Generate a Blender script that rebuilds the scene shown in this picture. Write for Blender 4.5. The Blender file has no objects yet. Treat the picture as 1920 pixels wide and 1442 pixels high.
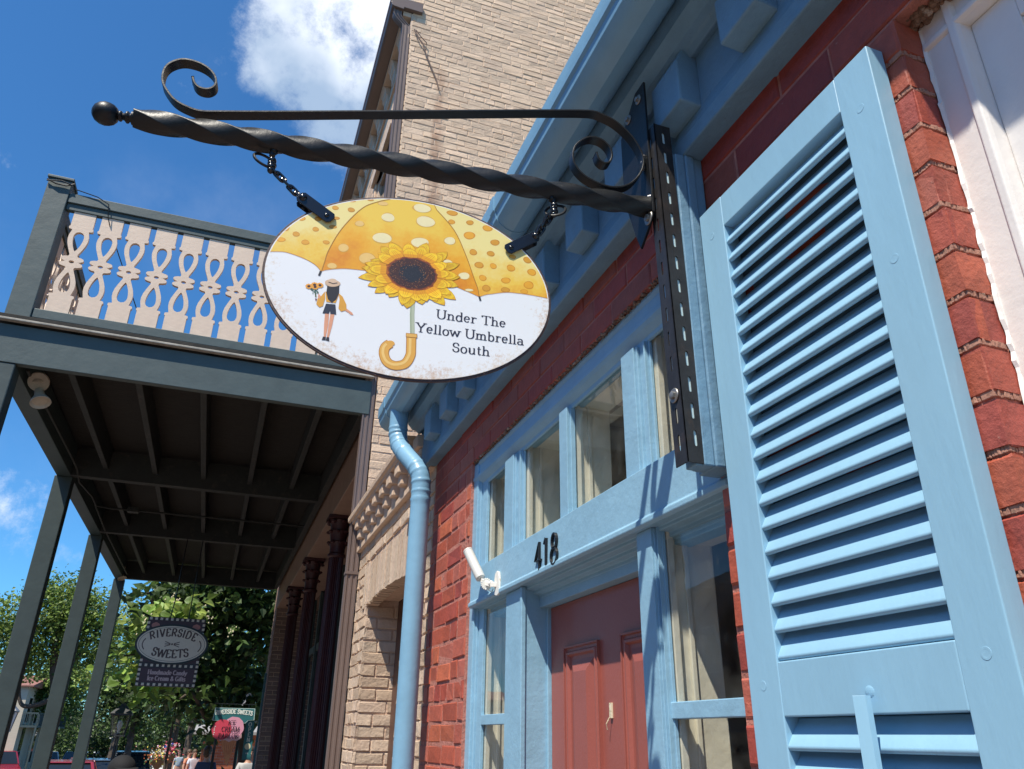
import bpy, math, random
from math import sin, cos, pi, radians, sqrt, atan2
from mathutils import Vector, Matrix
random.seed(7)
S = bpy.context.scene
COL = S.collection
# ---------------------------------------------------------------- camera (eye is the origin, pavement is at z = -1.65)
G = -1.65
cam = bpy.data.cameras.new("camera"); cam.sensor_width = 36.0; cam.lens = 36.0*1441.6/1920.0
cam.clip_start = 0.02; cam.clip_end = 3000
co = bpy.data.objects.new("camera", cam); COL.objects.link(co)
Rv = Vector((0.93885091, -0.34403109, 0.01419766)); Uv = Vector((-0.15597811, -0.38817599, 0.90828973)); Wv = Vector((0.30696872, 0.85496317, 0.4181007))
co.matrix_world = Matrix(((Rv.x, Uv.x, -Wv.x, 0), (Rv.y, Uv.y, -Wv.y, 0), (Rv.z, Uv.z, -Wv.z, 0), (0, 0, 0, 1)))
S.camera = co
# ---------------------------------------------------------------- sun and sky
SUN = Vector((-1.0, -0.85, 2.3)).normalized()
sl = bpy.data.lights.new("sun", 'SUN'); sl.energy = 5.0; sl.angle = radians(0.55); sl.color = (1.0, 0.93, 0.80)
so = bpy.data.objects.new("sun", sl); COL.objects.link(so); so.location = (-8, -8, 14)
so.rotation_euler = SUN.to_track_quat('Z', 'Y').to_euler()
W = bpy.data.worlds.new("World"); S.world = W; W.use_nodes = True
nt = W.node_tree; N = nt.nodes; L = nt.links; N.clear()
def wn(t, **k):
    n = N.new(t)
    for a, b in k.items(): setattr(n, a, b)
    return n
out = wn('ShaderNodeOutputWorld'); bg = wn('ShaderNodeBackground'); L.new(bg.outputs[0], out.inputs[0])
bg.inputs[1].default_value = 0.068
sky = wn('ShaderNodeTexSky', sky_type='NISHITA', sun_disc=False)
sky.sun_elevation = math.asin(SUN.z); sky.sun_rotation = radians(229.6)
sky.altitude = 100; sky.air_density = 1.0; sky.dust_density = 0.3; sky.ozone_density = 2.5
tint = wn('ShaderNodeMix', data_type='RGBA', blend_type='MULTIPLY'); tint.inputs[0].default_value = 1.0
tint.inputs[7].default_value = (0.66, 1.42, 1.98, 1); L.new(sky.outputs[0], tint.inputs[6])
tc = wn('ShaderNodeTexCoord')
def dotmask(d, a, b):
    v = wn('ShaderNodeVectorMath', operation='DOT_PRODUCT'); L.new(tc.outputs['Generated'], v.inputs[0]); v.inputs[1].default_value = Vector(d).normalized()
    m = wn('ShaderNodeMapRange', interpolation_type='SMOOTHSTEP'); L.new(v.outputs['Value'], m.inputs[0]); m.inputs[1].default_value = cos(radians(b)); m.inputs[2].default_value = cos(radians(a))
    return m.outputs[0]
def mth(op, a, b):
    m = wn('ShaderNodeMath', operation=op)
    for i, q in enumerate((a, b)):
        if isinstance(q, (int, float)): m.inputs[i].default_value = q
        else: L.new(q, m.inputs[i])
    return m.outputs[0]
cl = mth('MAXIMUM', dotmask((0.020, 0.69, 0.735), 2.5, 7.5), dotmask((0.10, 0.72, 0.70), 3, 8.5))
cl = mth('MAXIMUM', cl, dotmask((0.13, 0.63, 0.80), 4, 10))
cl = mth('MAXIMUM', cl, mth('MULTIPLY', dotmask((-0.27, 0.945, 0.19), 1.5, 6), 0.34))
nz = wn('ShaderNodeTexNoise'); nz.inputs['Scale'].default_value = 8.0; nz.inputs['Detail'].default_value = 12; nz.inputs['Roughness'].default_value = 0.68
L.new(tc.outputs['Generated'], nz.inputs['Vector'])
wsp = wn('ShaderNodeTexNoise'); wsp.inputs['Scale'].default_value = 2.6; wsp.inputs['Detail'].default_value = 8; wsp.inputs['Roughness'].default_value = 0.6
L.new(tc.outputs['Generated'], wsp.inputs['Vector'])
k = mth('ADD', mth('MULTIPLY', cl, 0.62), mth('MULTIPLY', mth('SUBTRACT', nz.outputs[0], 0.5), 1.5))
cm = wn('ShaderNodeMapRange', interpolation_type='SMOOTHSTEP'); L.new(k, cm.inputs[0]); cm.inputs[1].default_value = 0.20; cm.inputs[2].default_value = 0.62
wm = wn('ShaderNodeMapRange', interpolation_type='SMOOTHSTEP'); L.new(wsp.outputs[0], wm.inputs[0]); wm.inputs[1].default_value = 0.50; wm.inputs[2].default_value = 0.85; wm.inputs[4].default_value = 0.16
allc = mth('MAXIMUM', cm.outputs[0], wm.outputs[0])
cn = wn('ShaderNodeTexNoise'); cn.inputs['Scale'].default_value = 5.0; cn.inputs['Detail'].default_value = 5; L.new(tc.outputs['Generated'], cn.inputs['Vector'])
cc = wn('ShaderNodeValToRGB'); L.new(cn.outputs[0], cc.inputs[0])
cc.color_ramp.elements[0].position = 0.38; cc.color_ramp.elements[0].color = (4.6, 6.2, 8.6, 1)
cc.color_ramp.elements[1].position = 0.58; cc.color_ramp.elements[1].color = (12.0, 12.8, 14.0, 1)
mx = wn('ShaderNodeMix', data_type='RGBA'); L.new(allc, mx.inputs[0]); L.new(tint.outputs[2], mx.inputs[6]); L.new(cc.outputs[0], mx.inputs[7])
L.new(mx.outputs[2], bg.inputs[0])
S.view_settings.view_transform = 'Standard'; S.view_settings.look = 'None'; S.view_settings.gamma = 1; S.view_settings.exposure = 0.42
S.cycles.max_bounces = 8; S.cycles.transparent_max_bounces = 16; S.cycles.use_denoising = True
# ---------------------------------------------------------------- helpers
def sr(r, g, b):
    f = lambda c: (c/12.92 if c <= 0.04045 else ((c+0.055)/1.055)**2.4)
    return (f(r/255), f(g/255), f(b/255))
def link(o): COL.objects.link(o); return o
def tag(o, label=None, cat=None, group=None, kind=None):
    if label: o['label'] = label
    if cat: o['category'] = cat
    if group: o['group'] = group
    if kind: o['kind'] = kind
    return o
def thing(name, label, cat, loc=(0, 0, 0), group=None, rz=0):
    o = link(bpy.data.objects.new(name, None)); o.location = loc; o.rotation_euler = (0, 0, rz); o.empty_display_size = 0.1
    return tag(o, label, cat, group)
class MB:
    def __init__(s, wc=False): s.v = []; s.f = []; s.c = []; s.wc = wc; s.col = (1, 1, 1)
    def add(s, vs, fs, col=None):
        b = len(s.v); s.v += [tuple(p) for p in vs]; s.f += [tuple(i+b for i in f) for f in fs]
        s.c += [col or s.col]*len(fs)
    def box(s, x0, x1, y0, y1, z0, z1, col=None, M=None, j=0):
        P = [Vector((x, y, z)) for z in (z0, z1) for y in (y0, y1) for x in (x0, x1)]
        if j: P = [p+Vector([random.uniform(-j, j) for _ in range(3)]) for p in P]
        if M: P = [M @ p for p in P]
        s.add(P, [(0, 2, 3, 1), (4, 5, 7, 6), (0, 1, 5, 4), (2, 6, 7, 3), (0, 4, 6, 2), (1, 3, 7, 5)], col)
    def prism(s, prof, fn, a, b, col=None):      # profile (p,q) extruded along fn(p,q,t) from a to b
        n = len(prof); P = [fn(p, q, a) for p, q in prof]+[fn(p, q, b) for p, q in prof]
        s.add(P, [tuple(range(n))[::-1], tuple(range(n, 2*n))]+[(i, (i+1) % n, n+(i+1) % n, n+i) for i in range(n)], col)
    def sweep(s, path, sect, closed=False, up=Vector((0, 0, 1)), col=None, scale=None, twist=0, cap=True):
        path = [Vector(p) for p in path]; m = len(path); n = len(sect); P = []
        for i, p in enumerate(path):
            t = (path[(i+1) % m]-path[i-1]) if closed else (path[min(i+1, m-1)]-path[max(i-1, 0)])
            t.normalize(); a = t.cross(up)
            if a.length < 1e-4: a = t.cross(Vector((0, 1, 0.01)))
            a.normalize(); b = a.cross(t); k = scale[i] if scale else 1; th = twist*i
            for x, y in sect:
                X = x*cos(th)-y*sin(th); Y = x*sin(th)+y*cos(th)
                P.append(p+a*X*k+b*Y*k)
        F = []
        for i in range(m if closed else m-1):
            for q in range(n):
                A = i*n+q; B = i*n+(q+1) % n; i2 = (i+1) % m
                F.append((A, B, i2*n+(q+1) % n, i2*n+q))
        if not closed and cap: F += [tuple(range(n))[::-1], tuple((m-1)*n+q for q in range(n))]
        s.add(P, F, col)
    def tube(s, path, r, n=8, **k): s.sweep(path, [(r*cos(2*pi*i/n), r*sin(2*pi*i/n)) for i in range(n)], **k)
    def lathe(s, prof, c=(0, 0, 0), ax=(0, 0, 1), n=16, col=None):
        ax = Vector(ax).normalized(); a = ax.orthogonal().normalized(); b = ax.cross(a); c = Vector(c); P = []
        for r, h in prof:
            for i in range(n): P.append(c+ax*h+(a*cos(2*pi*i/n)+b*sin(2*pi*i/n))*max(r, 1e-5))
        F = [(i*n+q, i*n+(q+1) % n, (i+1)*n+(q+1) % n, (i+1)*n+q) for i in range(len(prof)-1) for q in range(n)]
        F += [tuple(range(n))[::-1], tuple((len(prof)-1)*n+q for q in range(n))]
        s.add(P, F, col)
    def ball(s, c, r, n=12, sc=(1, 1, 1), col=None):
        P = []; F = []; m = n//2+1
        for i in range(m+1):
            for q in range(n): P.append((c[0]+r*sc[0]*sin(pi*i/m)*cos(2*pi*q/n), c[1]+r*sc[1]*sin(pi*i/m)*sin(2*pi*q/n), c[2]+r*sc[2]*cos(pi*i/m)))
        F = [(i*n+q, (i+1)*n+q, (i+1)*n+(q+1) % n, i*n+(q+1) % n) for i in range(m) for q in range(n)]
        s.add(P, F, col)
    def build(s, name, mat, parent=None, smooth=False, bevel=0, local=False, segs=2, autosm=40):
        me = bpy.data.meshes.new(name); me.from_pydata(s.v, [], s.f); me.update()
        if s.wc:
            a = me.color_attributes.new("Col", 'FLOAT_COLOR', 'CORNER'); d = []
            for p in me.polygons:
                c = s.c[p.index]
                for _ in p.loop_indices: d += [c[0], c[1], c[2], 1]
            a.data.foreach_set('color', d)
        o = link(bpy.data.objects.new(name, me)); me.materials.append(mat)
        if smooth:
            me.polygons.foreach_set('use_smooth', [True]*len(me.polygons)); me.set_sharp_from_angle(angle=radians(autosm))
        if parent is not None:
            o.parent = parent
            if not local:
                l = Vector((0, 0, 0)); q = parent
                while q is not None: l += q.location; q = q.parent
                o.location = -l
        if bevel:
            m = o.modifiers.new("bevel", 'BEVEL'); m.width = bevel; m.segments = segs; m.limit_method = 'ANGLE'; m.angle_limit = radians(40)
        return o
# ---------------------------------------------------------------- materials
def mat(name, col, rough=0.6, metal=0, spec=0.5, bump=0, bscale=60, vary=0.0, vscale=4, attr=False, stretch=None, spots=None, coat=0, transl=0, detail=6):
    m = bpy.data.materials.new(name); m.use_nodes = True; t = m.node_tree; n = t.nodes; l = t.links; b = n['Principled BSDF']
    b.inputs['Roughness'].default_value = rough; b.inputs['Metallic'].default_value = metal; b.inputs['Specular IOR Level'].default_value = spec
    b.inputs['Coat Weight'].default_value = coat
    c = n.new('ShaderNodeTexCoord'); vec = c.outputs['Object']
    if stretch:
        mp = n.new('ShaderNodeMapping'); mp.inputs['Scale'].default_value = stretch; l.new(vec, mp.inputs[0]); vec = mp.outputs[0]
    if attr:
        a = n.new('ShaderNodeAttribute'); a.attribute_name = "Col"; base = a.outputs['Color']
    else:
        r = n.new('ShaderNodeRGB'); r.outputs[0].default_value = (*col, 1); base = r.outputs[0]
    if vary:
        t1 = n.new('ShaderNodeTexNoise'); t1.inputs['Scale'].default_value = vscale; t1.inputs['Detail'].default_value = detail; t1.inputs['Roughness'].default_value = 0.65; l.new(vec, t1.inputs['Vector'])
        mr = n.new('ShaderNodeMapRange'); l.new(t1.outputs[0], mr.inputs[0]); mr.inputs[1].default_value = 0.25; mr.inputs[2].default_value = 0.75; mr.inputs[3].default_value = 1-vary; mr.inputs[4].default_value = 1+vary
        x = n.new('ShaderNodeVectorMath'); x.operation = 'SCALE'; l.new(base, x.inputs[0]); l.new(mr.outputs[0], x.inputs['Scale']); base = x.outputs[0]
        l.new(mr.outputs[0], mr.inputs[0]) if False else None
    for sp in (spots or []):
        (sc, lo, hi, cl_, amt) = sp
        t2 = n.new('ShaderNodeTexNoise'); t2.inputs['Scale'].default_value = sc; t2.inputs['Detail'].default_value = 9; t2.inputs['Roughness'].default_value = 0.7; l.new(vec, t2.inputs['Vector'])
        mr = n.new('ShaderNodeMapRange'); l.new(t2.outputs[0], mr.inputs[0]); mr.inputs[1].default_value = lo; mr.inputs[2].default_value = hi; mr.inputs[4].default_value = amt
        x = n.new('ShaderNodeMix'); x.data_type = 'RGBA'; l.new(mr.outputs[0], x.inputs[0]); l.new(base, x.inputs[6]); x.inputs[7].default_value = (*cl_, 1); base = x.outputs[2]
    l.new(base, b.inputs['Base Color'])
    if bump:
        t3 = n.new('ShaderNodeTexNoise'); t3.inputs['Scale'].default_value = bscale; t3.inputs['Detail'].default_value = 8; t3.inputs['Roughness'].default_value = 0.6; l.new(vec, t3.inputs['Vector'])
        bm = n.new('ShaderNodeBump'); bm.inputs['Strength'].default_value = 1.0; bm.inputs['Distance'].default_value = bump; l.new(t3.outputs[0], bm.inputs['Height']); l.new(bm.outputs[0], b.inputs['Normal'])
    if transl:
        tr = n.new('ShaderNodeBsdfTranslucent'); l.new(base, tr.inputs[0]); ms = n.new('ShaderNodeMixShader'); ms.inputs[0].default_value = transl
        l.new(b.outputs[0], ms.inputs[1]); l.new(tr.outputs[0], ms.inputs[2]); l.new(ms.outputs[0], n['Material Output'].inputs[0])
    return m
BLUE = (0.26, 0.455, 0.60)
M = {}
M['blue'] = mat('blue_paint', BLUE, 0.44, bump=0.0022, bscale=30, vary=0.10, vscale=8, spots=[(3.5, 0.56, 0.75, (0.19, 0.33, 0.43), 0.45), (55, 0.66, 0.72, (0.14, 0.27, 0.36), 0.5)])
M['blue_old'] = mat('blue_paint_weathered', (0.155, 0.285, 0.40), 0.5, bump=0.004, bscale=22, vary=0.12, vscale=9, spots=[(14, 0.60, 0.74, (0.16, 0.20, 0.22), 0.45), (70, 0.64, 0.70, (0.10, 0.15, 0.2), 0.7)])
M['blue_shutter'] = mat('blue_shutter_paint', (0.275, 0.49, 0.645), 0.40, bump=0.0009, bscale=55, stretch=(1, 1, .22), vary=0.06, vscale=9, spots=[(90, 0.70, 0.74, (0.17, 0.33, 0.46), 0.5)])
M['blue_metal'] = mat('blue_painted_metal', (0.205, 0.39, 0.545), 0.36, bump=0.0016, bscale=24, vary=0.07, vscale=8, spots=[(40, 0.66, 0.72, (0.12, 0.25, 0.36), 0.5)])
M['redbrick'] = mat('red_brick', (0.3, 0.06, 0.04), 0.6, attr=True, bump=0.0028, bscale=75, vary=0.22, vscale=26, spots=[(48, 0.66, 0.73, (0.5, 0.36, 0.28), 0.6)])
M['redmortar'] = mat('red_mortar', (0.44, 0.17, 0.13), 0.85, bump=0.006, bscale=70, vary=0.3, vscale=30, spots=[(60, 0.60, 0.70, (0.5, 0.38, 0.30), 0.6)])
M['beige'] = mat('beige_painted_brick', (0.6, 0.43, 0.3), 0.75, attr=True, bump=0.006, bscale=45, vary=0.09, vscale=14, spots=[(30, 0.68, 0.76, (0.28, 0.2, 0.15), 0.5), (1.6, 0.52, 0.8, (0.36, 0.26, 0.19), 0.55)])
M['beigemortar'] = mat('beige_mortar', (0.60, 0.44, 0.32), 0.85, bump=0.008, bscale=50, vary=0.12, vscale=20)
M['beigetrim'] = mat('beige_trim', (0.62, 0.46, 0.34), 0.7, bump=0.005, bscale=35, vary=0.12, vscale=12, spots=[(20, 0.62, 0.74, (0.33, 0.24, 0.18), 0.6)])
M['white'] = mat('white_paint', (0.80, 0.77, 0.745), 0.5, bump=0.002, bscale=16, vary=0.05, vscale=9, spots=[(30, 0.68, 0.72, (0.5, 0.47, 0.42), 0.6)])
M['cream'] = mat('cream_paint', (0.66, 0.61, 0.52), 0.6, bump=0.003, bscale=14, vary=0.08, vscale=6)
M['door'] = mat('brick_red_door_paint', (0.32, 0.092, 0.072), 0.42, bump=0.0007, bscale=120, vary=0.06, vscale=5)
M['iron'] = mat('black_iron', (0.007, 0.008, 0.0095), 0.42, metal=0.0, spec=0.38, bump=0.0008, bscale=70, vary=0.2, vscale=30, spots=[(40, 0.60, 0.72, (0.05, 0.028, 0.016), 0.6)])
M['steel'] = mat('dark_slotted_steel', (0.035, 0.033, 0.034), 0.45, metal=0.35, bump=0.0008, bscale=60, vary=0.35, vscale=25, spots=[(22, 0.56, 0.72, (0.12, 0.075, 0.05), 0.45)])
M['zinc'] = mat('zinc_bolt', (0.30, 0.29, 0.27), 0.45, metal=0.7, bump=0.0005, bscale=200)
M['green'] = mat('dark_green_grey_paint', (0.056, 0.080, 0.080), 0.55, bump=0.003, bscale=9, stretch=(1, 1, 1), vary=0.16, vscale=5, spots=[(60, 0.70, 0.74, (0.35, 0.37, 0.36), 0.5)])
M['green_post'] = mat('post_green_paint', (0.040, 0.058, 0.057), 0.6, bump=0.003, bscale=9, vary=0.16, vscale=5, spots=[(60, 0.70, 0.74, (0.35, 0.37, 0.36), 0.5)])
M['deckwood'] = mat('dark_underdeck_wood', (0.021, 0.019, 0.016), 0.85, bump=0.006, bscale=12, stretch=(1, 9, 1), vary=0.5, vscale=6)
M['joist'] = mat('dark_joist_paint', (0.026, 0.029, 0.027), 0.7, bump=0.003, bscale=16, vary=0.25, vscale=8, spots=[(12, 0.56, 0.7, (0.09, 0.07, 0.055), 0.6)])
M['tan'] = mat('tan_baluster_paint', (0.68, 0.52, 0.40), 0.6, bump=0.0015, bscale=40, vary=0.06, vscale=10)
M['brown'] = mat('brown_metal_gutter', (0.16, 0.115, 0.10), 0.45, bump=0.0005, bscale=30, vary=0.1, vscale=4)
M['maroon'] = mat('maroon_iron_paint', (0.060, 0.015, 0.017), 0.5, bump=0.002, bscale=30, vary=0.15, vscale=10)
M['dark'] = mat('dark_interior', (0.03, 0.026, 0.023), 0.8, vary=0.2, vscale=4)
M['room'] = mat('room_wall', (0.22, 0.18, 0.14), 0.8, vary=0.1, vscale=3)
M['print'] = mat('printed_ink', (1, 1, 1), 0.42, attr=True, vary=0.05, vscale=60)
M['black'] = mat('black_paint', (0.01, 0.01, 0.012), 0.4, bump=0.0005, bscale=90)
M['plastic'] = mat('white_plastic', (0.62, 0.61, 0.58), 0.4, vary=0.08, vscale=20)
M['plasticw'] = mat('white_mount_plastic', (0.82, 0.80, 0.74), 0.4, spots=[(40, 0.60, 0.68, (0.55, 0.42, 0.25), 0.6)])
def glass(name, tintc=(0.97, 0.98, 0.97), r=0.0, dust=0.02):
    m = bpy.data.materials.new(name); m.use_nodes = True; t = m.node_tree; n = t.nodes; l = t.links; n.remove(n['Principled BSDF'])
    tr = n.new('ShaderNodeBsdfTransparent'); tr.inputs[0].default_value = (*tintc, 1); gl = n.new('ShaderNodeBsdfGlossy'); gl.inputs['Roughness'].default_value = r
    fr = n.new('ShaderNodeFresnel'); fr.inputs[0].default_value = 1.5; ms = n.new('ShaderNodeMixShader'); ge = n.new('ShaderNodeNewGeometry'); mb_ = n.new('ShaderNodeMath'); mb_.operation = 'SUBTRACT'; mb_.inputs[0].default_value = 1; l.new(ge.outputs['Backfacing'], mb_.inputs[1]); mf = n.new('ShaderNodeMath'); mf.operation = 'MULTIPLY'; l.new(fr.outputs[0], mf.inputs[0]); l.new(mb_.outputs[0], mf.inputs[1]); l.new(mf.outputs[0], ms.inputs[0]); l.new(tr.outputs[0], ms.inputs[1]); l.new(gl.outputs[0], ms.inputs[2])
    df = n.new('ShaderNodeBsdfDiffuse'); df.inputs[0].default_value = (0.5, 0.48, 0.42, 1); nz = n.new('ShaderNodeTexNoise'); nz.inputs['Scale'].default_value = 14; nz.inputs['Detail'].default_value = 6
    tcc = n.new('ShaderNodeTexCoord'); l.new(tcc.outputs['Object'], nz.inputs['Vector'])
    bmp = n.new('ShaderNodeBump'); bmp.inputs['Distance'].default_value = 0.0004; nz2 = n.new('ShaderNodeTexNoise'); nz2.inputs['Scale'].default_value = 5; l.new(tcc.outputs['Object'], nz2.inputs['Vector']); l.new(nz2.outputs[0], bmp.inputs['Height']); l.new(bmp.outputs[0], gl.inputs['Normal'])
    mr = n.new('ShaderNodeMapRange'); l.new(nz.outputs[0], mr.inputs[0]); mr.inputs[1].default_value = 0.35; mr.inputs[2].default_value = 0.8; mr.inputs[4].default_value = dust*3
    m2 = n.new('ShaderNodeMixShader'); l.new(mr.outputs[0], m2.inputs[0]); l.new(ms.outputs[0], m2.inputs[1]); l.new(df.outputs[0], m2.inputs[2]); l.new(m2.outputs[0], n['Material Output'].inputs[0])
    return m
M['glass'] = glass('old_window_glass')
M['glassdark'] = mat('dark_glass', (0.015, 0.018, 0.02), 0.05, spec=0.8)
# ---------------------------------------------------------------- brick laying
def bricks(mb, fn, u0, u1, v0, v1, ch, bl, cols, holes=(), joint=0.011, proud=0.008, jit=0.0012, hdr=0.0, soldier=False, vphase=None):
    n = max(1, round((v1-v0)/ch)); ch = (v1-v0)/n
    for i in range(n):
        a = v0+i*ch+joint/2; b = v0+(i+1)*ch-joint/2
        header = hdr and (i % 6 == 5)
        L_ = bl*0.5 if header else bl
        u = u0-(0.5*L_ if i % 2 else 0)-(random.random()*0.02)
        while u < u1:
            w = L_*random.uniform(0.94, 1.06)
            if not header and random.random() < hdr: w = L_*0.5
            p = max(u+joint/2, u0); q = min(u+w-joint/2, u1); u += w
            segs = [(p, q)]
            for (h0, h1, g0, g1) in holes:
                if b > g0 and a < g1:
                    ns = []
                    for (p_, q_) in segs:
                        if q_ <= h0 or p_ >= h1: ns.append((p_, q_))
                        else:
                            if p_ < h0: ns.append((p_, h0))
                            if q_ > h1: ns.append((h1, q_))
                    segs = ns
            for p_, q_ in segs:
                if q_-p_ < 0.02: continue
                e = 0.0035; o = random.uniform(-0.0015, 0.0015); J = lambda: random.uniform(-jit, jit)
                c = random.choice(cols); k = random.uniform(0.88, 1.12); c = (c[0]*k, c[1]*k, c[2]*k)
                z0 = a+J(); z1 = b+J()
                P = [fn(p_, a, -0.02), fn(q_, a, -0.02), fn(q_, b, -0.02), fn(p_, b, -0.02),
                     fn(p_+J(), z0, o-e*0.8), fn(q_+J(), z0+J(), o-e*0.8), fn(q_+J(), z1, o-e*0.8), fn(p_+J(), z1+J(), o-e*0.8),
                     fn(p_+e+J(), z0+e, o+J()), fn(q_-e+J(), z0+e+J(), o+J()), fn(q_-e+J(), z1-e, o+J()), fn(p_+e+J(), z1-e+J(), o+J())]
                F = [(8, 9, 10, 11)]
                for s_ in (0, 4):
                    for q2 in range(4): F.append((s_+q2, s_+(q2+1) % 4, s_+4+(q2+1) % 4, s_+4+q2))
                mb.add(P, F, c)
X0 = 0.90                                            # the street face of the shops
fX = lambda u, v, w: (X0-w, u, v)
RED = [(0.40, 0.085, 0.045), (0.37, 0.07, 0.042), (0.46, 0.115, 0.055), (0.33, 0.06, 0.042), (0.42, 0.10, 0.06), (0.44, 0.12, 0.08)]
LRED = [(0.31, 0.045, 0.028), (0.28, 0.038, 0.024), (0.33, 0.058, 0.032), (0.32, 0.075, 0.045)]
BEI = [(0.68, 0.485, 0.335), (0.70, 0.505, 0.35), (0.655, 0.465, 0.32), (0.685, 0.49, 0.345)]

# ================================================================ THE GROUND
def zr(y): return G-0.0205*max(0, y-6)+(0 if y < 130 else 0.0205*(y-130))
def sheet(name, x0, x1, off, m, ys, thick=0):
    g_ = MB(); n = len(ys); P = []
    for y in ys: P += [(x0, y, zr(y)+off), (x1, y, zr(y)+off)]
    F = [(2*i, 2*i+1, 2*i+3, 2*i+2) for i in range(n-1)]
    if thick:
        P += [(x, y, z-thick) for x, y, z in P]; k = 2*n
        F += [(2*i, 2*i+2, k+2*i+2, k+2*i) for i in range(n-1)]+[(2*i+1, k+2*i+1, k+2*i+3, 2*i+3) for i in range(n-1)]+[(0, k, k+1, 1), (2*n-2, 2*n-1, k+2*n-1, k+2*n-2)]
    g_.add(P, F); return tag(g_.build(name, m), kind='structure')
sheet('ground', -500, 500, -0.16, mat('ground_earth', (0.12, 0.12, 0.07), 0.9, vary=0.3, vscale=0.3), [-300, 6, 40, 70, 130, 900])
sheet('road', -30, -2.6, -0.13, mat('asphalt', (0.055, 0.055, 0.056), 0.85, bump=0.004, bscale=60, vary=0.2, vscale=3), [-30, 6, 40, 70, 128])
pavm = mat('brick_pavement', (0.20, 0.15, 0.125), 0.8, bump=0.004, bscale=30, vary=0.3, vscale=9)
sheet('pavement', -2.4, 9, 0, pavm, [-8, 6, 40, 90], 0.3)
sheet('kerb', -2.6, -2.4, 0.003, mat('kerb_stone', (0.42, 0.41, 0.38), 0.8, bump=0.004, bscale=40, vary=0.15, vscale=5), [-8, 6, 40, 90], 0.3)

# ================================================================ THE RED BRICK SHOP
shop = thing('brick_shop', 'low red brick shop with pale blue cornice and number 418 over its door', 'shop', (X0, 2.0, G))
YE = 3.62; YS = -1.6
mb = MB(wc=True)
DH = (1.258, 3.004, -9, 1.064)                        # door surround opening
WH = (-0.55, 0.645, -0.75, 1.105)                     # white window opening
bricks(mb, fX, 1.24, YE, G, 1.058, 0.0765, 0.205, RED, holes=[DH], hdr=0.3, jit=0.0028, joint=0.012)
bricks(mb, fX, 0.645, 1.256, G, 1.105, 0.0765, 0.215, RED, hdr=0.0, jit=0.002)
bricks(mb, fX, YS, 0.645, G, -0.75, 0.0765, 0.215, RED)
bricks(mb, fX, YS, -0.55, -0.75, 1.105, 0.0765, 0.215, RED)
bricks(mb, fX, 1.256, YE, 1.063, 1.275, 0.071, 0.215, LRED, joint=0.006, jit=0.001)
bricks(mb, fX, YS, 1.254, 1.108, 1.275, 0.0835, 0.3, LRED, joint=0.006, jit=0.001)
# corner bricks returning into the white window's reveal
z = 1.105-0.0765
while z > -0.8:
    c = random.choice(RED[:2]+RED[3:4]); k = random.uniform(0.85, 1.1)
    mb.box(0.899, 0.955, 0.6445+random.uniform(-.001, .001), 0.70, z+0.0075, z+0.0690, (c[0]*k, c[1]*k*1.1, c[2]*k*1.15), j=0.0018)
    z -= 0.0765
mb.build('brick_wall', M['redbrick'], shop, bevel=0)
mb = MB(); z = 1.105-0.0765
while z > -0.8:
    yy = 0.6442; 
    for (xa, xb, ya, yb) in ((.9005, .952, .6452, .66), (.8985, .92, .6480, .69)):
        n_ = 9
        for i in range(n_):
            a_ = i/n_; b_ = (i+1)/n_; o1 = random.uniform(-.0006, .0014)
            if xb > .93: mb.box(xa+(xb-xa)*a_, xa+(xb-xa)*b_, .6452+o1, .665, z-.0020, z+.0080, j=.0008)
            else: mb.box(.8998+o1, .93, ya+(yb-ya)*a_, ya+(yb-ya)*b_, z-.0020, z+.0080, j=.0008)
    z -= 0.0765
mb.build('rough_mortar_beds', mat('rough_tan_mortar', (.40, .20, .145), .95, bump=.003, bscale=90, vary=.4, vscale=60, spots=[(60, .56, .64, (.12, .08, .06), .8)]), shop, bevel=.001)
mm = MB()
mm.box(0.9030, 1.2, 3.002, YE-0.002, G, 1.28); mm.box(0.9035, 1.2, 1.24, 2.985, 1.066, 1.281)
mm.box(0.9035, 1.2, 0.6485, 1.257, G, 1.282); mm.box(0.9035, 1.2, YS+.002, 0.6485, 1.107, 1.283); mm.box(0.909, 1.2, YS+.002, 0.6515, G, -0.752); mm.box(0.909, 1.2, YS+.002, -0.55, -0.752, 1.107)
mm.build('mortar', M['redmortar'], shop)
# shell of the building: party walls, back wall, roof, floor, dark room
M['room'] = mat('pale_room_wall', (0.40, 0.34, 0.27), 0.8, vary=0.1, vscale=3)
mm = MB(); mm.box(1.2, 6, YE-0.12, YE-0.004, G, 1.6); mm.box(5.9, 6, YS, YE-.13, G, 1.6); mm.box(1.2, 6, YS, YS+0.1, G, 1.6)
mm.build('party_wall', M['room'], shop)
mm = MB(); mm.box(1.21, 5.9, YS+.1, YE-.13, G-0.02, G+0.02); mm.build('floor', M['dark'], shop)
mm = MB(); mm.prism([(0.76, 1.62), (6.1, 1.70), (6.1, 1.76), (0.76, 1.655)], lambda p, q, t: (p, t, q), YS-0.05, YE+0.32)
mm.build('roof', mat('grey_roof_metal', (0.2, 0.2, 0.2), 0.6, vary=0.15, vscale=3), shop)
mm = MB(); mm.box(1.16, 1.2, 1.24, 2.98, 1.03, 1.6); mm.box(1.0, 5.9, YS+.1, YE-.13, 1.56, 1.6); mm.build('ceiling', M['cream'], shop)
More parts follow.
